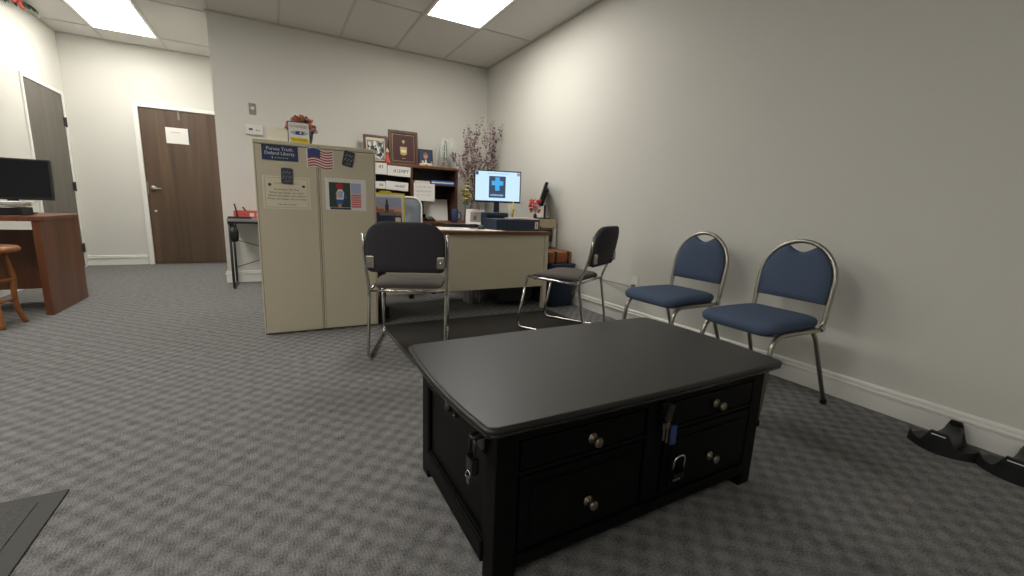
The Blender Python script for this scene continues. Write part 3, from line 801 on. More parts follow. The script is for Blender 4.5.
def in2(p, w, h, y):
    for a in ((-w/2+.045, w/2-.045, .045, .048), (-w/2+.045, w/2-.045, h-.048, h-.045), (-w/2+.045, -w/2+.048, .045, h-.045), (w/2-.048, w/2-.045, .045, h-.045)): p.box(a[0], a[1], y-.001, y+.001, a[2], a[3], M_gold)
    p.prism([(.0+.032*math.cos(2*PI*k/16), .275+.032*math.sin(2*PI*k/16)) for k in range(16)], y-.003, y, M_dkgreen)
    p.prism([(-.016, .292), (.016, .292), (.013, .27), (0, .255), (-.013, .27)], y-.005, y-.002, M_gold)
    p.prism([(-.042, .215), (.042, .215), (.038, .13), (.0, .115), (-.038, .13)], y-.004, y, M_gold)
    p.box(-.03, .03, y-.005, y-.003, .15, .18, M_cream); p.box(-.02, .02, y-.002, y, .078, .084, M_gold)
frame(1.415, 5.41, .355, .405, .10, .035, M_walD, 'award_plaque', 'large maroon framed award with gold shield on the hutch', in2, M_maroon, .03)
def in3(p, w, h, y):
    p.prism([(-.055, .015), (.055, .015), (.04, .085), (.0, .105), (-.04, .085)], y-.002, y, M_slate)
    p.prism([(-.012, .03), (.012, .03), (.008, .09), (-.008, .09)], y-.003, y, M_white)
    p.prism([(.028*math.cos(2*PI*k/16), .135+.036*math.sin(2*PI*k/16)) for k in range(16)], y-.004, y, M_skin)
    p.prism([(-.029, .145), (.029, .145), (.022, .172), (0, .18), (-.022, .172)], y-.005, y-.001, M_brown)
frame(1.690, 5.40, .185, .215, .12, .014, M_black, 'portrait_frame', 'small dark framed portrait of a person in a suit, on the hutch', in3, M_navy, .016)
b = thing('figurine', 'tiny red and cream figurine between the two left frames on hutch', 'figurine', (1.195, 5.30, HZ))
MB().lathe([(0, 0), (.030, 0), (.034, .02), (.026, .05), (.018, .08), (.010, .105), (0, .11)], M_redl, n=14).build('body', b)
MB().ball((0, -.004, .122), (.018, .018, .020), M_skin).build('head', b)
MB().lathe([(.019, 0), (.021, .004), (.010, .03), (.002, .045)], M_cream, c=(0, 0, .130), n=12).build('hat', b)
b = thing('seated_ornament', 'small cream ornament lying before the portrait on the hutch', 'ornament', (1.655, 5.27, HZ))
m_ = MB()
for k in range(5): m_.ball((-.06+.03*k, .003*(-1)**k, .018+.006*(k % 3)), (.026, .018, .017+.004*(k % 2)), M_cream, n=10)
m_.ball((-.045, 0, .052), (.014, .013, .015), M_cream, n=10); m_.ball((.07, 0, .045), (.012, .012, .02), M_gold, n=10); m_.build('body', b)
MB().box(-.085, .085, -.025, .025, 0, .006, M_gold, .002).build('base', b)
# crystal vase: fluted glass with curling wires
v = thing('crystal_ornament', 'pale glass ornament with drooping crystal strands, right end of hutch top', 'ornament', (1.965, 5.38, HZ))
b = MB()
b.lathe([(0, 0), (.05, 0), (.055, .02), (.030, .05), (.026, .10), (.034, .13), (.030, .13), (.02, .10), (0, .06)], M_glass)
b.build('glass', v)
M_strand = mat('crystal_strand', 'f2f4ef', .15, var=.1, spec=.8)
b = MB(); rnd = random.Random(9)
for k in range(40):
    a = 2*PI*k/40+rnd.uniform(-.1, .1); R_ = rnd.uniform(.06, .14); top = rnd.uniform(.30, .385); end = rnd.uniform(.03, .16); pts = []
    for i in range(13):
        t = i/12
        if t < .5: z = .10+(top-.10)*math.sin(t*PI); r_ = R_*(.12+.55*(t*2)**2)
        else: z = top-(top-end)*(2*t-1)**1.6; r_ = R_*(.67+.33*math.sin((t-.5)*PI))
        pts.append((r_*math.cos(a), r_*math.sin(a)*.7, z))
    b.tube(pts, .0038, M_green if k in (4, 27) else M_strand, n=5)
    for i in (8, 10, 12): b.ball(pts[i], (.006, .006, .009), M_strand, n=6)
b.build('strands', v)

# dry blossom branches in a vase on the credenza
v = thing('blossom_branches', 'tall vase of dry pink and plum blossom branches in the corner', 'branches', (2.30, 5.24, CZ))
MB().lathe([(0, 0), (.055, 0), (.075, .06), (.08, .13), (.055, .22), (.04, .26), (.048, .28), (.04, .28), (.03, .25), (0, .2)], mat('stone_glaze', '6f6a63', .4)).build('vase', v)
br_ = MB(); bl = MB(); rnd = random.Random(21)
def branch(p, d, L, r, lev):
    pts = [p]; q = Vector(p); dd = Vector(d).normalized(); n = 7
    for i in range(n):
        dd = (dd+Vector((rnd.uniform(-.16, .16), rnd.uniform(-.13, .11), rnd.uniform(-.03, .10)))).normalized()
        q = q+dd*L/n
        w = q + Vector(v.location)
        if w.x > XR-.05: q.x -= (w.x-(XR-.05)); dd.x = -abs(dd.x)*.3
        if w.y > YB-.05: q.y -= (w.y-(YB-.05)); dd.y = -abs(dd.y)*.3
        pts.append(q.copy())
        if lev < 2 and i >= 1 and rnd.random() < .62:
            branch(q.copy(), (dd+Vector((rnd.uniform(-.8, .8), rnd.uniform(-.5, .4), rnd.uniform(-.1, .4)))), L*rnd.uniform(.3, .5), r*.55, lev+1)
        if i >= 2 or lev > 0:
            for _ in range(rnd.choice([0, 1, 1, 2])):
                o_ = q+Vector((rnd.uniform(-.022, .022), rnd.uniform(-.02, .02), rnd.uniform(-.02, .02)))
                s_ = rnd.uniform(.005, .013)
                bl.ball(o_, (s_, s_, s_*rnd.uniform(.6, 1.2)), rnd.choice([M_blos, M_blosd, M_blosd, M_blosw, M_blos, M_blosw]), n=6)
    br_.tube(pts, [max(.0012, r*(1-.75*i/n)) for i in range(n+1)], M_twig, n=5)
for dx, dy, L in ((-.42, -.15, .85), (-.25, -.05, .92), (-.12, .02, 1.0), (.0, -.08, .98), (.10, -.02, .96), (.20, -.10, .95), (.32, -.12, .92), (-.34, -.2, .72), (.42, -.25, .80), (-.05, -.25, .85)):
    branch((rnd.uniform(-.02, .02), rnd.uniform(-.02, .02), .2), (dx*1.1, dy, 1), L*.76, .0055, 0)
br_.build('twigs', v); bl.build('blossoms', v)
v = thing('yellow_flowers', 'bunch of yellow flowers in a narrow vase beside the hutch', 'flowers', (2.125, 5.08, CZ))
MB().lathe([(0, 0), (.035, 0), (.04, .05), (.026, .16), (.03, .19), (.024, .19), (.018, .1), (0, .05)], M_glass).build('vase', v)
b = MB(); s_ = MB()
for k in range(16):
    a = rnd.uniform(0, 2*PI); R_ = rnd.uniform(.01, .05); z = rnd.uniform(.24, .52)
    x, y = R_*math.cos(a)-.02*(z-.3)/.2, R_*math.sin(a)*.7
    s_.tube([(0, 0, .03), (x*.4, y*.4, .16), (x, y, z)], .0018, M_green, n=4)
    for j in range(5): b.ball((x+.016*math.cos(j*1.256), y+.016*math.sin(j*1.256), z), (.014, .014, .010), M_yflow if k % 4 else M_cream, n=6)
    if k % 2: s_.ball((x*1.2, y*1.2-.01, z-.05), (.018, .008, .010), M_green, n=6)
s_.build('stems', v); b.build('blooms', v)

# ------------------------------------------------------------------ things on the desks
f = thing('yellow_folder', 'bright yellow folder standing on the desk behind the city postcard', 'folder', (.818, 3.645, DZ+.001), rot=(-.10, 0, 0))
MB().box(-.148, .148, -.003, .004, 0, .285, M_yellow, .001).build('cover', f)
b = MB(); b.prism([(-.06, 0), (.055, 0), (.035, .017), (-.035, .017)], -.002, .003, M_yellow, X=T(-.01, 0, .284)); b.build('tab', f)
MB().box(-.140, .135, -.006, -.003, .01, .272, M_white, .0008).build('papers', f)
f = thing('city_print', 'picture card of a domed skyline leaning on the yellow folder', 'picture', (.815, 3.622, DZ+.001), rot=(-.10, 0, 0))
MB().box(-.122, .122, -.003, 0, .0, .252, M_white, .0005).build('sheet', f)
b = MB(); y = -.0036
b.box(-.117, .115, y, -.002, .10, .247, M_sky); b.box(-.117, .115, y-.0003, -.002, .10, .17, M_peach)
b.box(-.117, .115, y-.0006, -.002, .006, .125, M_slate); b.box(-.08, .04, y-.0008, -.002, .03, .10, M_navy)
b.prism([(-.02, .12), (.012, .12), (.010, .18), (.006, .19), (.003, .225), (-.003, .238), (-.010, .225), (-.013, .19), (-.018, .18)], y-.0009, -.002, M_slate)
for x0, x1, z1 in ((-.065, -.03, .155), (.02, .055, .150), (-.045, .04, .14), (.06, .11, .132)): b.box(x0, x1, y-.0009, -.002, .10, z1, mat('printed_stone', '9a857c', .6))
b.prism([(-.117, .20), (-.10, .19), (-.06, .135), (-.117, .125)], y-.0010, -.002, M_redl)
b.build('picture', f)
b = MB(); b.box(.062, .105, y-.0016, -.003, .03, .085, M_white); scribble(b, .068, .1, .05, .01, y-.002, M_ink, .0008, 1, 3); b.build('printed_box', f)

# loose papers on the desk
pp = MB().box(-.15, .15, -.22, .22, 0, .003, M_white, .0005, X=Rz(-.25)); pp.box(-.05, .07, -.02, .03, .003, .0036, M_grey, X=Rz(-.25))
tag(pp.build('paper_sheet', loc=(1.38, 3.56, DZ+.0005)), 'large white sheet lying on the desk behind the charcoal chair', 'paper')
pp = MB().box(-.105, .105, -.14, .14, 0, .003, M_cream, .0005, X=Rz(.3))
tag(pp.build('paper_sheet', loc=(1.615, 3.42, DZ+.0005)), 'pale sheet on the desk under the front of the dark mouse', 'paper')
ph = thing('telephone', 'black desk telephone on the credenza by the white sheet in hutch', 'telephone', (1.60, 5.06, CZ))
b = MB(); b.prism([(-.07, 0), (.07, 0), (.07, .055), (-.07, .02)], -.085, .085, M_black, lambda u, v_, d: (d, u, v_), bev=.003); b.build('base', ph)
b = MB(); b.tube([(-.055, -.065, .065), (-.055, -.05, .072), (-.055, .05, .088), (-.055, .065, .088)], [.02, .014, .014, .02], M_blackgloss, n=10); b.build('handset', ph)
b = MB()
for i in range(3):
    for j in range(4): b.box(-.01+i*.022, .006+i*.022, -.05+j*.022, -.036+j*.022, .032+j*.0055, .038+j*.0055, M_grey, .001)
b.build('keypad', ph)
st = thing('pen_cup', 'small upright black pen cup left of the leaning pale sheet', 'pen cup', (1.47, 5.03, CZ))

MB().lathe([(0, 0), (.032, 0), (.032, .085), (.028, .085), (.028, .01), (0, .008)], M_black).build('cup', st)
b = MB(); b.tube([(0, 0, .02), (.012, .004, .15)], .004, M_ink, n=6); b.tube([(.005, .005, .02), (-.01, .014, .14)], .004, M_ink, n=6); b.build('pens', st)
mg = thing('mug', 'navy blue mug with handle on the credenza beside the hutch', 'mug', (1.93, 5.00, CZ))
MB().lathe([(0, 0), (.040, 0), (.044, .01), (.044, .15), (.040, .155), (.037, .15), (.037, .015), (0, .012)], M_navy, n=24).build('cup', mg)
MB().tube(fillet([(.042, 0, .03), (.085, 0, .035), (.085, 0, .11), (.042, 0, .12)], .03), .007, M_navy, n=8).build('handle', mg)

# keyboard and mouse
kb = thing('keyboard', 'black keyboard on the desk between white sheet and binder', 'keyboard', (1.60, 3.90, DZ), rotz=.25)
b = MB(); b.prism([(-.07, 0), (.07, 0), (.07, .022), (-.07, .012)], -.20, .20, M_black, lambda u, v_, d: (d, u, v_), bev=.002); b.build('case', kb)
b = MB()
for i in range(15):
    for j in range(5): b.box(-.188+i*.0252, -.188+i*.0252+.021, -.058+j*.024, -.038+j*.024, .013+j*.0017, .022+j*.0017, M_blackgloss, .002)
b.build('keys', kb)
ms = thing('mouse', 'dark grey computer mouse on the pale sheet on the desk', 'mouse', (1.615, 3.52, DZ+.0036), rotz=-.6)
b = MB(); b.loft([[(.034*math.cos(2*PI*k/18)*s1, .056*math.sin(2*PI*k/18)*s1, z) for k in range(18)] for s1, z in ((.92, 0), (1, .008), (.96, .02), (.75, .031), (.35, .037), (.05, .038))], M_slate); b.build('body', ms)
MB().box(-.005, .005, .02, .038, .028, .034, M_grey, .002).build('scroll_wheel', ms)
MB().box(-.012, .012, -.003, .003, 0, .003, M_ink).build('cord', ms)

# dark binder box
bn = thing('storage_binder', 'flat navy binder box lying on the right end of the desk', 'binder', (1.925, 3.52, DZ))
b = MB(); b.box(-.225, .225, -.13, .15, .0, .012, M_navyp, .003); b.box(-.225, .225, -.13, .15, .088, .100, M_navyp, .003); b.box(-.225, .215, -.128, .146, .012, .088, M_navyp, .002); b.build('cover', bn)
MB().box(.172, .205, -.132, -.129, .018, .082, M_white, .0006).build('label', bn)
t = MB(); t.box(.186, .191, -.1330, -.1315, .030, .070, M_ink); t.build('label_print', bn)
MB().box(.208, .228, -.126, .144, .010, .090, M_brown, .003).build('spine', bn)
pp = MB()
for k, c_ in enumerate((M_pink, M_white, M_pink)): pp.box(-.13, .13, -.09, .09, .004*k, .004*k+.0035, c_, .0005, X=Rz(-.1+.07*k))
tag(pp.build('paper_stack', loc=(2.04, 3.55, DZ+.1005)), 'pale pink papers on top of the navy binder box', 'papers')

# navy desk organiser, photo frame, pen pot, monitor
b = thing('speaker_dock', 'dark navy box below the lit monitor on the desk', 'box', (1.99, 4.02, DZ))
MB().box(-.13, .13, -.06, .06, 0, .15, M_navyp, .012).build('housing', b)
MB().box(-.11, .11, -.064, -.059, .02, .125, M_black, .004).build('grille', b)
pf = thing('photo_frame', 'white-edged small photo frame standing left of the lit monitor', 'picture frame', (1.905, 4.33, DZ+.004), rot=(-.25, 0, -.55))
b = MB()
for a in ((-.10, .10, 0, .014), (-.10, .10, .156, .17), (-.10, -.078, .014, .156), (.086, .10, .014, .156)): b.box(a[0], a[1], -.014, 0, a[2], a[3], M_trim, .003)
b.build('frame', pf)
MB().box(-.084, .088, -.010, -.003, .012, .158, M_white).build('mount', pf)
b = MB(); b.box(-.05, .07, -.0112, -.009, .03, .14, M_grey); b.box(-.02, .02, -.012, -.010, .05, .10, M_blosd); b.ball((0, -.012, .113), (.014, .001, .016), M_skin, n=8); b.build('picture', pf)
MB().tube([(0, 0, .11), (0, .062, .022)], .006, M_black, n=6).build('stand', pf)
pn = thing('pen_holder', 'dark green pen holder with yellow pencils right of the lit monitor', 'pen holder', (2.14, 3.93, DZ))
MB().lathe([(0, 0), (.036, 0), (.038, .10), (.034, .10), (.032, .012), (0, .01)], M_dkgreen).build('cup', pn)
for (dx, dy, m_, L) in ((.008, .0, M_yellow, .27), (-.012, .01, M_cream, .23), (.016, .012, M_ink, .19)):
    MB().tube([(dx*.4, dy, .015), (dx*2.2, dy*1.6, L)], .0045, m_, n=6).build('pencil', pn)
MB().box(-.045, .03, -.045, -.036, .09, .105, M_white, .002).build('clip', pn)

def monitor(name, label, loc, rz, w, h, tilt, zc, lit):
    o = thing(name, label, 'monitor', loc, rz)
    X = T(0, 0, zc) @ Rx(-tilt)
    MB().box(-w/2, w/2, -.012, .018, -h/2, h/2, M_black, .005, X=X).box(-w/2+.09, w/2-.09, .018, .045, -h/2+.05, h/2-.06, M_black, .012, X=X).build('housing', o)
    sc = MB(); b_ = .012
    sc.box(-w/2+b_, w/2-b_, -.0135, -.0115, -h/2+b_+.006, h/2-b_, M_screen if lit else M_off, X=X); so = sc.build('screen', o)
    if lit:
        e = MB(); Y0, Y1 = -.0146, -.0134
        e.box(-.095, .085, Y0, Y1, -.118, .108, M_screend, X=X); e.build('screen_panel', so)
        e = MB(); cz_ = .012
        for k in range(1):
            e.prism([(-.018, .058), (.018, .058), (.018, .030), (.048, .030), (.048, -.006), (.018, -.006), (.018, -.048), (-.018, -.048), (-.018, -.006), (-.048, -.006), (-.048, .030), (-.018, .030)], -.0160, -.0144, M_screenb, X=X @ T(-.005, 0, .02) @ Matrix.Scale(1.3, 4))
        e.build('screen_cross', so)
        e = MB(); scribble(e, -.078, .068, -.090, .020, -.0152, M_screen, .004, 1, 41, X)
        e.build('screen_banner', so); e = MB(); scribble(e, -.13, .13, h/2-.032, .012, -.0140, M_screend, .0018, 1, 43, X); e.build('screen_heading', so)
        e = MB(); e.box(-w/2+b_+.002, -w/2+b_+.032, Y0, Y1, h/2-.052, h/2-.016, M_screend, X=X); e.build('screen_badge', so); e = MB(); e.box(w/2-b_-.034, w/2-b_-.002, Y0, Y1, h/2-.050, h/2-.016, M_screenr, X=X); e.build('screen_badge', so)
    n = MB(); n.prism([(-.035, .008), (.035, .008), (.026, zc-h/2+.06), (-.026, zc-h/2+.06)], .03, .05, M_navyp, bev=.004); n.build('neck', o)
    bs = MB(); bs.prism([(u*1.0, v_) for u, v_ in rrect(.24, .16, .05, 6)], 0, .010, M_black, lambda u, v_, d: (u, v_+.02, d), bev=.003); bs.build('stand_base', o)
    return o
monitor('monitor', 'monitor with a light blue screen and blue cross, on the desk', (2.115, 4.22, DZ), -.32, .505, .335, .03, .420, True)
# stack along the right wall beside the desk
nb = thing('storage_bin', 'navy plastic bin on the floor beside the desk end', 'bin', (2.410, 3.66, 0))
b = MB(); b.loft([[(u, v_, z) for u, v_ in rrect(.27+2*e_, .66+2*e_, .03, 4)] for z, e_ in ((0, -.012), (.005, -.008), (.37, .0), (.372, .006), (.40, .007))], M_navyp); b.build('tub', nb)
MB().prism(rrect(.29, .69, .035, 4), .40, .418, M_navy, fz, bev=.004).build('lid', nb)
qb = thing('suitcase', 'brown and rust case lying on top of the navy bin', 'case', (2.405, 3.68, .4185))
MB().prism(rrect(.285, .62, .05, 6), .0, .115, M_brown, fz, bev=.02).build('body', qb)
b = MB(); b.prism(rrect(.15, .05, .02, 5), -.002, .001, M_orange, lambda u, v_, d: (u+.02, -.310+d, v_+.058)); b.build('printed_patch', qb)
for x in (-.07, .075): b = MB(); b.box(x-.011, x+.011, -.315, .315, -.0, .1185, M_ink, .004); b.build('strap', qb)
dv = thing('printer', 'beige and dark printer stacked on the brown case by the wall', 'printer', (2.425, 3.93, .5375))
b = MB(); b.box(-.155, .15, -.20, .20, .20, .295, M_beige, .010); b.box(.118, .15, -.20, .20, 0, .20, M_white, .006); b.box(-.155, .118, -.17, .20, 0, .20, M_grey, .004); b.build('housing', dv)
MB().box(-.15, .116, -.178, -.168, .06, .185, M_slate, .004).build('front_panel', dv)
MB().box(-.14, .10, -.195, -.168, .01, .025, M_grey, .003).build('paper_tray', dv)
for dx in (-.10, -.05):
    cbm = MB().tube(fillet([(dx, -.202, .22), (dx-.006, -.218, .05), (dx+.006, -.255, -.01), (dx+.01, -.318-.012, -.02), (dx+.01, -.330, -.07)], .03), .004, M_black, n=6)
    cbm.build('cord', dv)
m2 = monitor('monitor', 'dark monitor seen edge-on, on the beige printer by right wall', (2.452, 3.86, .833), math.atan2(.84, .55)-PI+PI/2, .36, .29, .28, .225, False)
m2.rotation_euler = (0, 0, PI+1.04)
rf = thing('red_flowers', 'small pinkish red flower bunch in a dark vase behind the monitors', 'flowers', (2.285, 3.70, .833))
MB().lathe([(0, 0), (.016, 0), (.018, .03), (.010, .05), (.008, .05), (0, .02)], M_dkgreen, n=12).build('vase', rf)
b = MB()
for k in range(60):
    a = rnd.uniform(0, 2*PI); c_ = rnd.uniform(-1, 1)
    b.ball((-.01+.062*rnd.uniform(.3, 1)*math.cos(a), .03*math.sin(a), .125+.058*c_), rnd.uniform(.009, .016), rnd.choice([M_redl, M_redl, M_red, M_pink]), n=6)
b.build('blooms', rf)
MB().tube([(0, 0, .02), (-.005, 0, .10)], .003, M_green, n=5).build('stem', rf)

# office chair behind the desk
oc = thing('office_chair', 'grey mesh office chair with silver edge behind the desk', 'chair', (1.20, 4.42, 0), rotz=PI-.15)
b = MB(); b.tube([(0, 0, .09), (0, 0, .42)], .028, M_black, n=12); b.build('gas_column', oc)
b = MB()
for k in range(5):
    a = 2*PI*k/5+.3; b.tube([(0, 0, .11), (.27*math.cos(a), .27*math.sin(a), .075)], [.028, .016], M_black, n=8)
b.build('star_base', oc)
for k in range(5):
    a = 2*PI*k/5+.3; MB().tube([(.27*math.cos(a)-.022*math.sin(a), .27*math.sin(a)+.022*math.cos(a), .028), (.27*math.cos(a)+.022*math.sin(a), .27*math.sin(a)-.022*math.cos(a), .028)], .028, M_black, n=14).build('caster', oc)
b = MB(); b.loft([[(u, v_, z) for u, v_ in rrect(.46-2*i, .44-2*i, .09, 6)] for z, i in ((.42, .03), (.43, 0), (.47, 0), (.485, .02), (.49, .08))], M_darkfab); b.build('seat', oc)
bw = lambda u: .045*(u/.2)**2
ol = rrect(.335, .47, (.05, .05, .09, .09), 7, 0, .765)
b = MB(); b.loft([[(u*k, -.23-.10*(v_-.6)+bw(u*k)+off, .765+(v_-.765)*k) for u, v_ in ol] for off, k in ((-.004, .05), (-.004, .5), (-.004, .97), (.004, .97), (.004, .5), (.004, .05))], M_mesh); b.build('mesh_back', oc)
b = MB(); b.tube([(u, -.23-.10*(v_-.6)+bw(u), v_) for u, v_ in ol], .010, M_trim, n=8, closed=True); b.build('back_frame', oc)
b = MB(); b.tube(fillet([(0, -.05, .43), (0, -.24, .44), (0, -.255, .62)], .06), .02, M_black, n=8); b.build('back_support', oc)

# ------------------------------------------------------------------ side table by the back wall
sd = thing('folding_table', 'black-legged table by the back wall, left of the filing cabinets', 'table', (.05, 5.30, 0))
MB().box(-.475, .475, -.21, .22, .690, .718, M_grey, .004).box(-.47, .47, -.205, .215, .668, .690, M_black).build('tabletop', sd)
for sx in (-1, 1):
    l = MB(); x = sx*.455
    l.tube(fillet([(x, -.19, .68), (x, -.185, .012), (x, .215, .012), (x, .21, .68)], .05), .012, M_black, n=8); l.build('leg', sd)
b = MB(); b.tube([(-.44, 0, .50), (.44, 0, .20)], .004, M_black, n=6); b.tube([(-.44, .02, .20), (.44, .02, .50)], .004, M_black, n=6); b.build('brace', sd)
bg = MB(); bg.loft([[(u*s1, v_*s1, z) for u, v_ in rrect(.075, .10, .03, 4)] for z, s1 in ((.0, .7), (.03, 1.0), (.10, 1.05), (.14, .75), (.155, .35))], M_black)
bg.tube(fillet([(-.02, 0, .14), (-.02, 0, .20), (.02, 0, .20), (.02, 0, .14)], .02), .006, M_black, n=6)
tag(bg.build('pouch', loc=(-.372, 5.115, .49)), 'small black pouch hanging at the left leg of the side table', 'pouch')
tr = thing('tray', 'red rimmed desk tray on the side table by the back wall', 'tray', (-.13, 5.335, .7185))
b = MB(); b.box(-.24, .24, -.12, .12, 0, .008, M_redl, .002)
for a in ((-.24, .24, -.12, -.114), (-.24, .24, .114, .12), (-.24, -.234, -.114, .114), (.234, .24, -.114, .114)): b.box(a[0], a[1], a[2], a[3], .008, .075, M_redl, .002)
b.build('body', tr)
b = MB()
for k in range(5): b.box(-.10+.06*k, -.06+.06*k, -.1215, -.119, .02, .055, M_pink if k % 2 else M_white, .001)
b.build('front_print', tr)
mb_ = MB().box(-.10, .10, -.05, .05, 0, .018, M_ink, .003); tag(mb_.build('notebook', loc=(-.315, 5.145, .7185)), 'dark notebook at the front edge of the side table', 'notebook')
for (x, y, dx, lb) in ((-.330, 5.10, -.018, 'left'), (-.245, 5.33, -.045, 'right')):
    b = MB(); b.tube([(0, 0, 0), (dx*.3, .0, .05), (dx, 0, .12 if lb == 'left' else .10)], [.009, .008, .006], M_ink, n=8)
    b.ball((dx, 0, .12 if lb == 'left' else .10), .008, M_ink, n=8)
    if lb == 'left':
        tag(b.build('marker', loc=(x, y, .737)), 'dark marker standing on the notebook, left of the two', 'pen', 'markers on the side table')
    else:
        tag(b.build('marker', loc=(x, y, .7265)), 'dark marker leaning in the red tray, right of the two', 'pen', 'markers on the side table')

# ------------------------------------------------------------------ wooden desk on the left
ld = thing('wooden_desk', 'reddish brown wooden desk at the left under the dark monitor', 'desk', (-1.5, 4.39, 0))
W2 = 1.55
b = MB(); b.prism([(u-W2/2+.012, v_+.355) for u, v_ in rrect(W2, .73, (.01, .05, .05, .01), 6)], .700, .737, M_cherry, fz, bev=.008); b.build('desktop', ld)
MB().box(-.048, -.004, .004, .70, 0, .699, M_cherry, .003).build('end_panel', ld)
MB().box(-W2+.02, -W2+.065, .004, .70, 0, .699, M_cherry, .003).build('end_panel', ld)
MB().box(-W2+.065, -.048, .60, .62, .11, .60, M_cherry, .002).build('modesty_panel', ld)
mon = monitor('monitor', 'dark switched-off monitor on the wooden desk at the left', (-1.765, 4.76, .7375), .0, .50, .31, .06, .262, False)
mon.location = (-1.775, 4.78, .7375)
b = thing('paper_heap', 'crumpled white papers on a dark tray below the left monitor', 'papers', (-1.74, 4.56, .7375))
MB().box(-.13, .13, -.09, .08, 0, .055, M_black, .006).build('tray', b)
pm = MB(); r2 = random.Random(4)
for k in range(5):
    bm2 = bmesh.new(); n = 6; vs = []
    for i in range(n+1):
        row = []
        for j in range(n+1): row.append(bm2.verts.new((-.15+.27*i/n+.01*k, -.09+.17*j/n+.004*k, .058+.009*k+.006*math.sin(i*1.1+k)*math.cos(j*1.3+k)+(.010*math.sin(j+k) if i < 2 else 0))))
        vs.append(row)
    for i in range(n):
        for j in range(n): bm2.faces.new((vs[i][j], vs[i+1][j], vs[i+1][j+1], vs[i][j+1]))
    ext = bmesh.ops.extrude_face_region(bm2, geom=list(bm2.faces)); bmesh.ops.translate(bm2, vec=(0, 0, .0012), verts=[g_ for g_ in ext['geom'] if isinstance(g_, bmesh.types.BMVert)])
    pm._take(bm2, M_white, Rz(.06*k-.1), True)
pm.build('sheets', b)
sl = thing('wooden_stool', 'honey-coloured round wooden stool with curved legs at the left edge', 'stool', (-1.715, 4.135, 0))
MB().lathe([(0, .500), (.12, .500), (.165, .506), (.178, .518), (.178, .532), (.168, .544), (.14, .548), (0, .545)], M_oak, n=32).build('seat', sl)
for k in range(4):
    a = PI/2*k+.62; ca_, sa = math.cos(a), math.sin(a)
    pts = [(r_*ca_, r_*sa, z) for r_, z in ((.095, .50), (.110, .42), (.125, .32), (.115, .22), (.118, .12), (.132, .05), (.150, .0))]
    l = MB(); l.tube([tuple(p) for p in fillet(pts, .03, 3)], .0155, M_oak, n=10); l.build('leg', sl)
for z, r_ in ((.16, .115), (.30, .120)):
    l = MB()
    for k in range(4):
        a, a2 = PI/2*k+.62, PI/2*(k+1)+.62
        l.tube([(r_*math.cos(a), r_*math.sin(a), z+.015*(k % 2)), (r_*math.cos(a2), r_*math.sin(a2), z+.015*(k % 2))], .009, M_oak, n=8)
    l.build('rung', sl)

# ------------------------------------------------------------------ mats
dm = thing('desk_mat', 'dark rectangular floor mat between the desk and coffee table', 'mat', (1.44, 2.80, 0))
MB().box(-.755, .755, -.43, .44, 0, .006, M_matrug, .002).build('pile', dm)
b = MB()
for a in ((-.775, .775, -.455, -.43), (-.775, .775, .44, .462), (-.775, -.755, -.43, .44), (.755, .775, -.43, .44)): b.box(a[0], a[1], a[2], a[3], 0, .005, M_matedge, .001)
b.build('edging', dm)
em = thing('entrance_mat', 'grey ribbed floor mat at the lower left of the room', 'mat', (-1.3, 1.05, 0))
MB().box(-.63, .63, -.61, .615, 0, .008, M_matrug2, .002).build('pile', em)
b = MB()
for a in ((-.685, .685, -.66, -.61), (-.685, .685, .615, .66), (-.685, -.63, -.61, .615), (.63, .685, -.61, .615)): b.box(a[0], a[1], a[2], a[3], 0, .006, M_matedge, .002)
b.build('edging', em)

# ------------------------------------------------------------------ black plastic cradle bases by the right wall
def cradle(y, label):
    # local: front arc faces -X (into the room), wall at +X ; width along Y
    o = thing('plastic_base', label, 'stand base', (2.335, y, 0), group='black plastic bases by the right wall')
    def hat(t):       # height of the front wall along its width, t in -1..1
        a = abs(t)
        if a < .26: return .090
        if a < .62: s = (a-.26)/.36; return .090-.060*(math.sin(s*PI/2))
        return .030+.016*((a-.62)/.38)**2
    n = 33; hw = .108
    def arc(t): return .060*t*t             # plan curve of the front
    outer = []; b = MB(); secs = []
    for k in range(n):
        t = -1+2*k/(n-1); x = arc(t); yy = -t*hw; h = hat(t); th = .010
        secs.append([(x, yy, 0), (x+.004, yy, h*.5), (x+.008, yy, h), (x+.008+th, yy, h), (x+.008+th, yy, .008), (x+.008+th, yy, 0)])
    b.loft(secs, M_black, smooth=False); b.build('front_wall', o)
    b = MB(); secs = []
    for k in range(n):
        t = -1+2*k/(n-1); x = arc(t)+.010; yy = -t*hw*.99; z = .010+.016*abs(t)**3
        secs.append([(x, yy, 0), (x, yy, z), (.16, yy*.86, z*.8), (.205, yy*.72, .010), (.205, yy*.72, 0)])
    b.loft(secs, M_black, smooth=False); b.build('tray', o)
    # central saddle that runs back to the rear fin
    b = MB(); secs = []
    for x, w, h in ((.016, .028, .086), (.06, .026, .076), (.12, .025, .072), (.17, .026, .078), (.19, .027, .088)):
        sec = [(x, -w-.014*(1-s), h*s) if 0 else (x, -w-.018*(1-s)**2, h*s) for s in (0, .3, .6, .85)] + [(x, -w*.75, h), (x, 0, h+.003), (x, w*.75, h)] + [(x, w+.018*(1-s)**2, h*s) for s in (.85, .6, .3, 0)]
        secs.append(sec)
    b.loft(secs, M_black); b.build('saddle', o)
    b = MB(); secs = []
    for k in range(15):
        t = -1+2*k/14; h = .020+.080*min(1, 1.9*(1-abs(t))); yy = -t*.040
        secs.append([(.188, yy, 0), (.188, yy, h), (.200, yy, h), (.208, yy, 0)])
    b.loft(secs, M_black, smooth=False); b.build('rear_fin', o)
    MB().box(.004, .0075, -.022, .022, .076, .0795, M_white, .0005).build('white_mark', o)
    return o
cradle(.562, 'black plastic cradle base on the carpet, nearer the blue chairs')
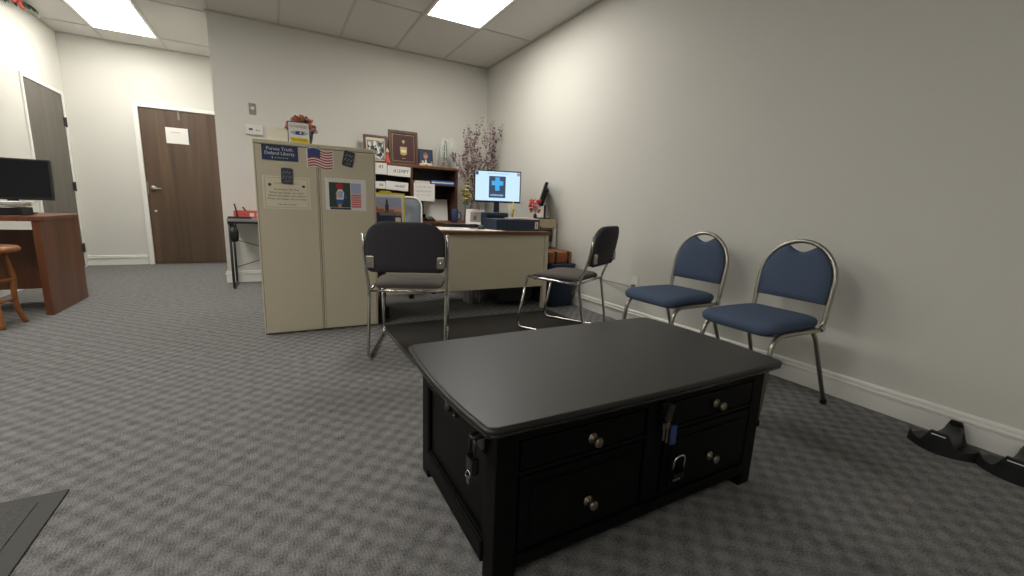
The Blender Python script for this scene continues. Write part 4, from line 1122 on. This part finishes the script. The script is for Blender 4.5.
cradle(.348, 'black plastic cradle base cut by the right edge of the photo')

# ------------------------------------------------------------------ garland at the top of the left wall
gl = thing('holiday_garland', 'red and green garland hanging at the top of the left wall', 'garland', (XL+.02, 6.2, 2.60))
b = MB(); r3 = random.Random(12)
core = [(.05, -.75+1.25*k/16, .03+.09*(k/16-.4)**2*2.0+.0045*k) for k in range(17)]
b.tube(core, .018, M_dkgreen, n=8)
for k in range(260):
    i = r3.randrange(0, 16); t = r3.random(); p0, p1 = Vector(core[i]), Vector(core[i+1]); p = p0.lerp(p1, t)
    a = r3.uniform(0, 2*PI); rr = r3.uniform(.04, .09)*(1.25-i/16)
    tip = p+Vector((abs(rr*math.cos(a))*.6, r3.uniform(-.05, .05), rr*math.sin(a)))
    tip.z = min(tip.z, .125); tip.x = max(tip.x, .0)
    b.tube([p, p.lerp(tip, .5), tip], [.004, .010, .002], r3.choice([M_green, M_dkgreen, M_dkgreen, mat('pale_green', '8fae9c', .7)]), n=5, flat=.4)
b.build('greenery', gl)
b = MB()
for sg in (-1, 1):
    b.loft([[(.075+.016*math.cos(q), -.02+sg*(.015+.075*t), .075+sg*.012*t+(.010+.026*math.sin(PI*min(1, t*.9+.1)))*math.sin(q)) for q in [2*PI*j/12 for j in range(12)]] for t in (0, .25, .5, .75, 1)], M_redl)
b.ball((.08, -.02, .075), (.02, .024, .024), M_red); b.tube([(.08, -.01, .065), (.085, .06, .045), (.075, .14, .05), (.06, .20, .075)], [.013, .014, .012, .003], M_redl, n=6, flat=.3)
b.build('bow', gl)
MB().ball((.05, .52, .105), .012, M_white, n=8).build('bulb', gl)

# ------------------------------------------------------------------ camera
CAMP = dict(f=427.2794, yaw=-.5066, pitch=.1845, roll=.0395, h=.9274)
cy, sy = math.cos(CAMP['yaw']), math.sin(CAMP['yaw']); cp, sp = math.cos(CAMP['pitch']), math.sin(CAMP['pitch'])
fwd = Vector((-sy*cp, cy*cp, -sp)); rgt = Vector((cy, sy, 0)); up = rgt.cross(fwd)
cr_, sr_ = math.cos(CAMP['roll']), math.sin(CAMP['roll'])
r2_ = rgt*cr_+up*sr_; u2_ = -rgt*sr_+up*cr_
cam = bpy.data.cameras.new('camera'); co = bpy.data.objects.new('camera', cam); COL.objects.link(co)
mw = Matrix((r2_, u2_, -fwd)).transposed().to_4x4(); mw.translation = Vector((0, 0, CAMP['h'])); co.matrix_world = mw
cam.sensor_width = 36; cam.lens = CAMP['f']/1024*36; cam.clip_start = .02; cam.clip_end = 60
scn.camera = co

# ------------------------------------------------------------------ world and colour management
w = bpy.data.worlds.new('world'); scn.world = w; w.use_nodes = True
w.node_tree.nodes['Background'].inputs['Color'].default_value = (.02, .02, .02, 1)
scn.view_settings.view_transform = 'Standard'; scn.view_settings.look = 'None'
scn.view_settings.gamma = 1; scn.view_settings.use_curve_mapping = False
scn.view_settings.exposure = 0.22
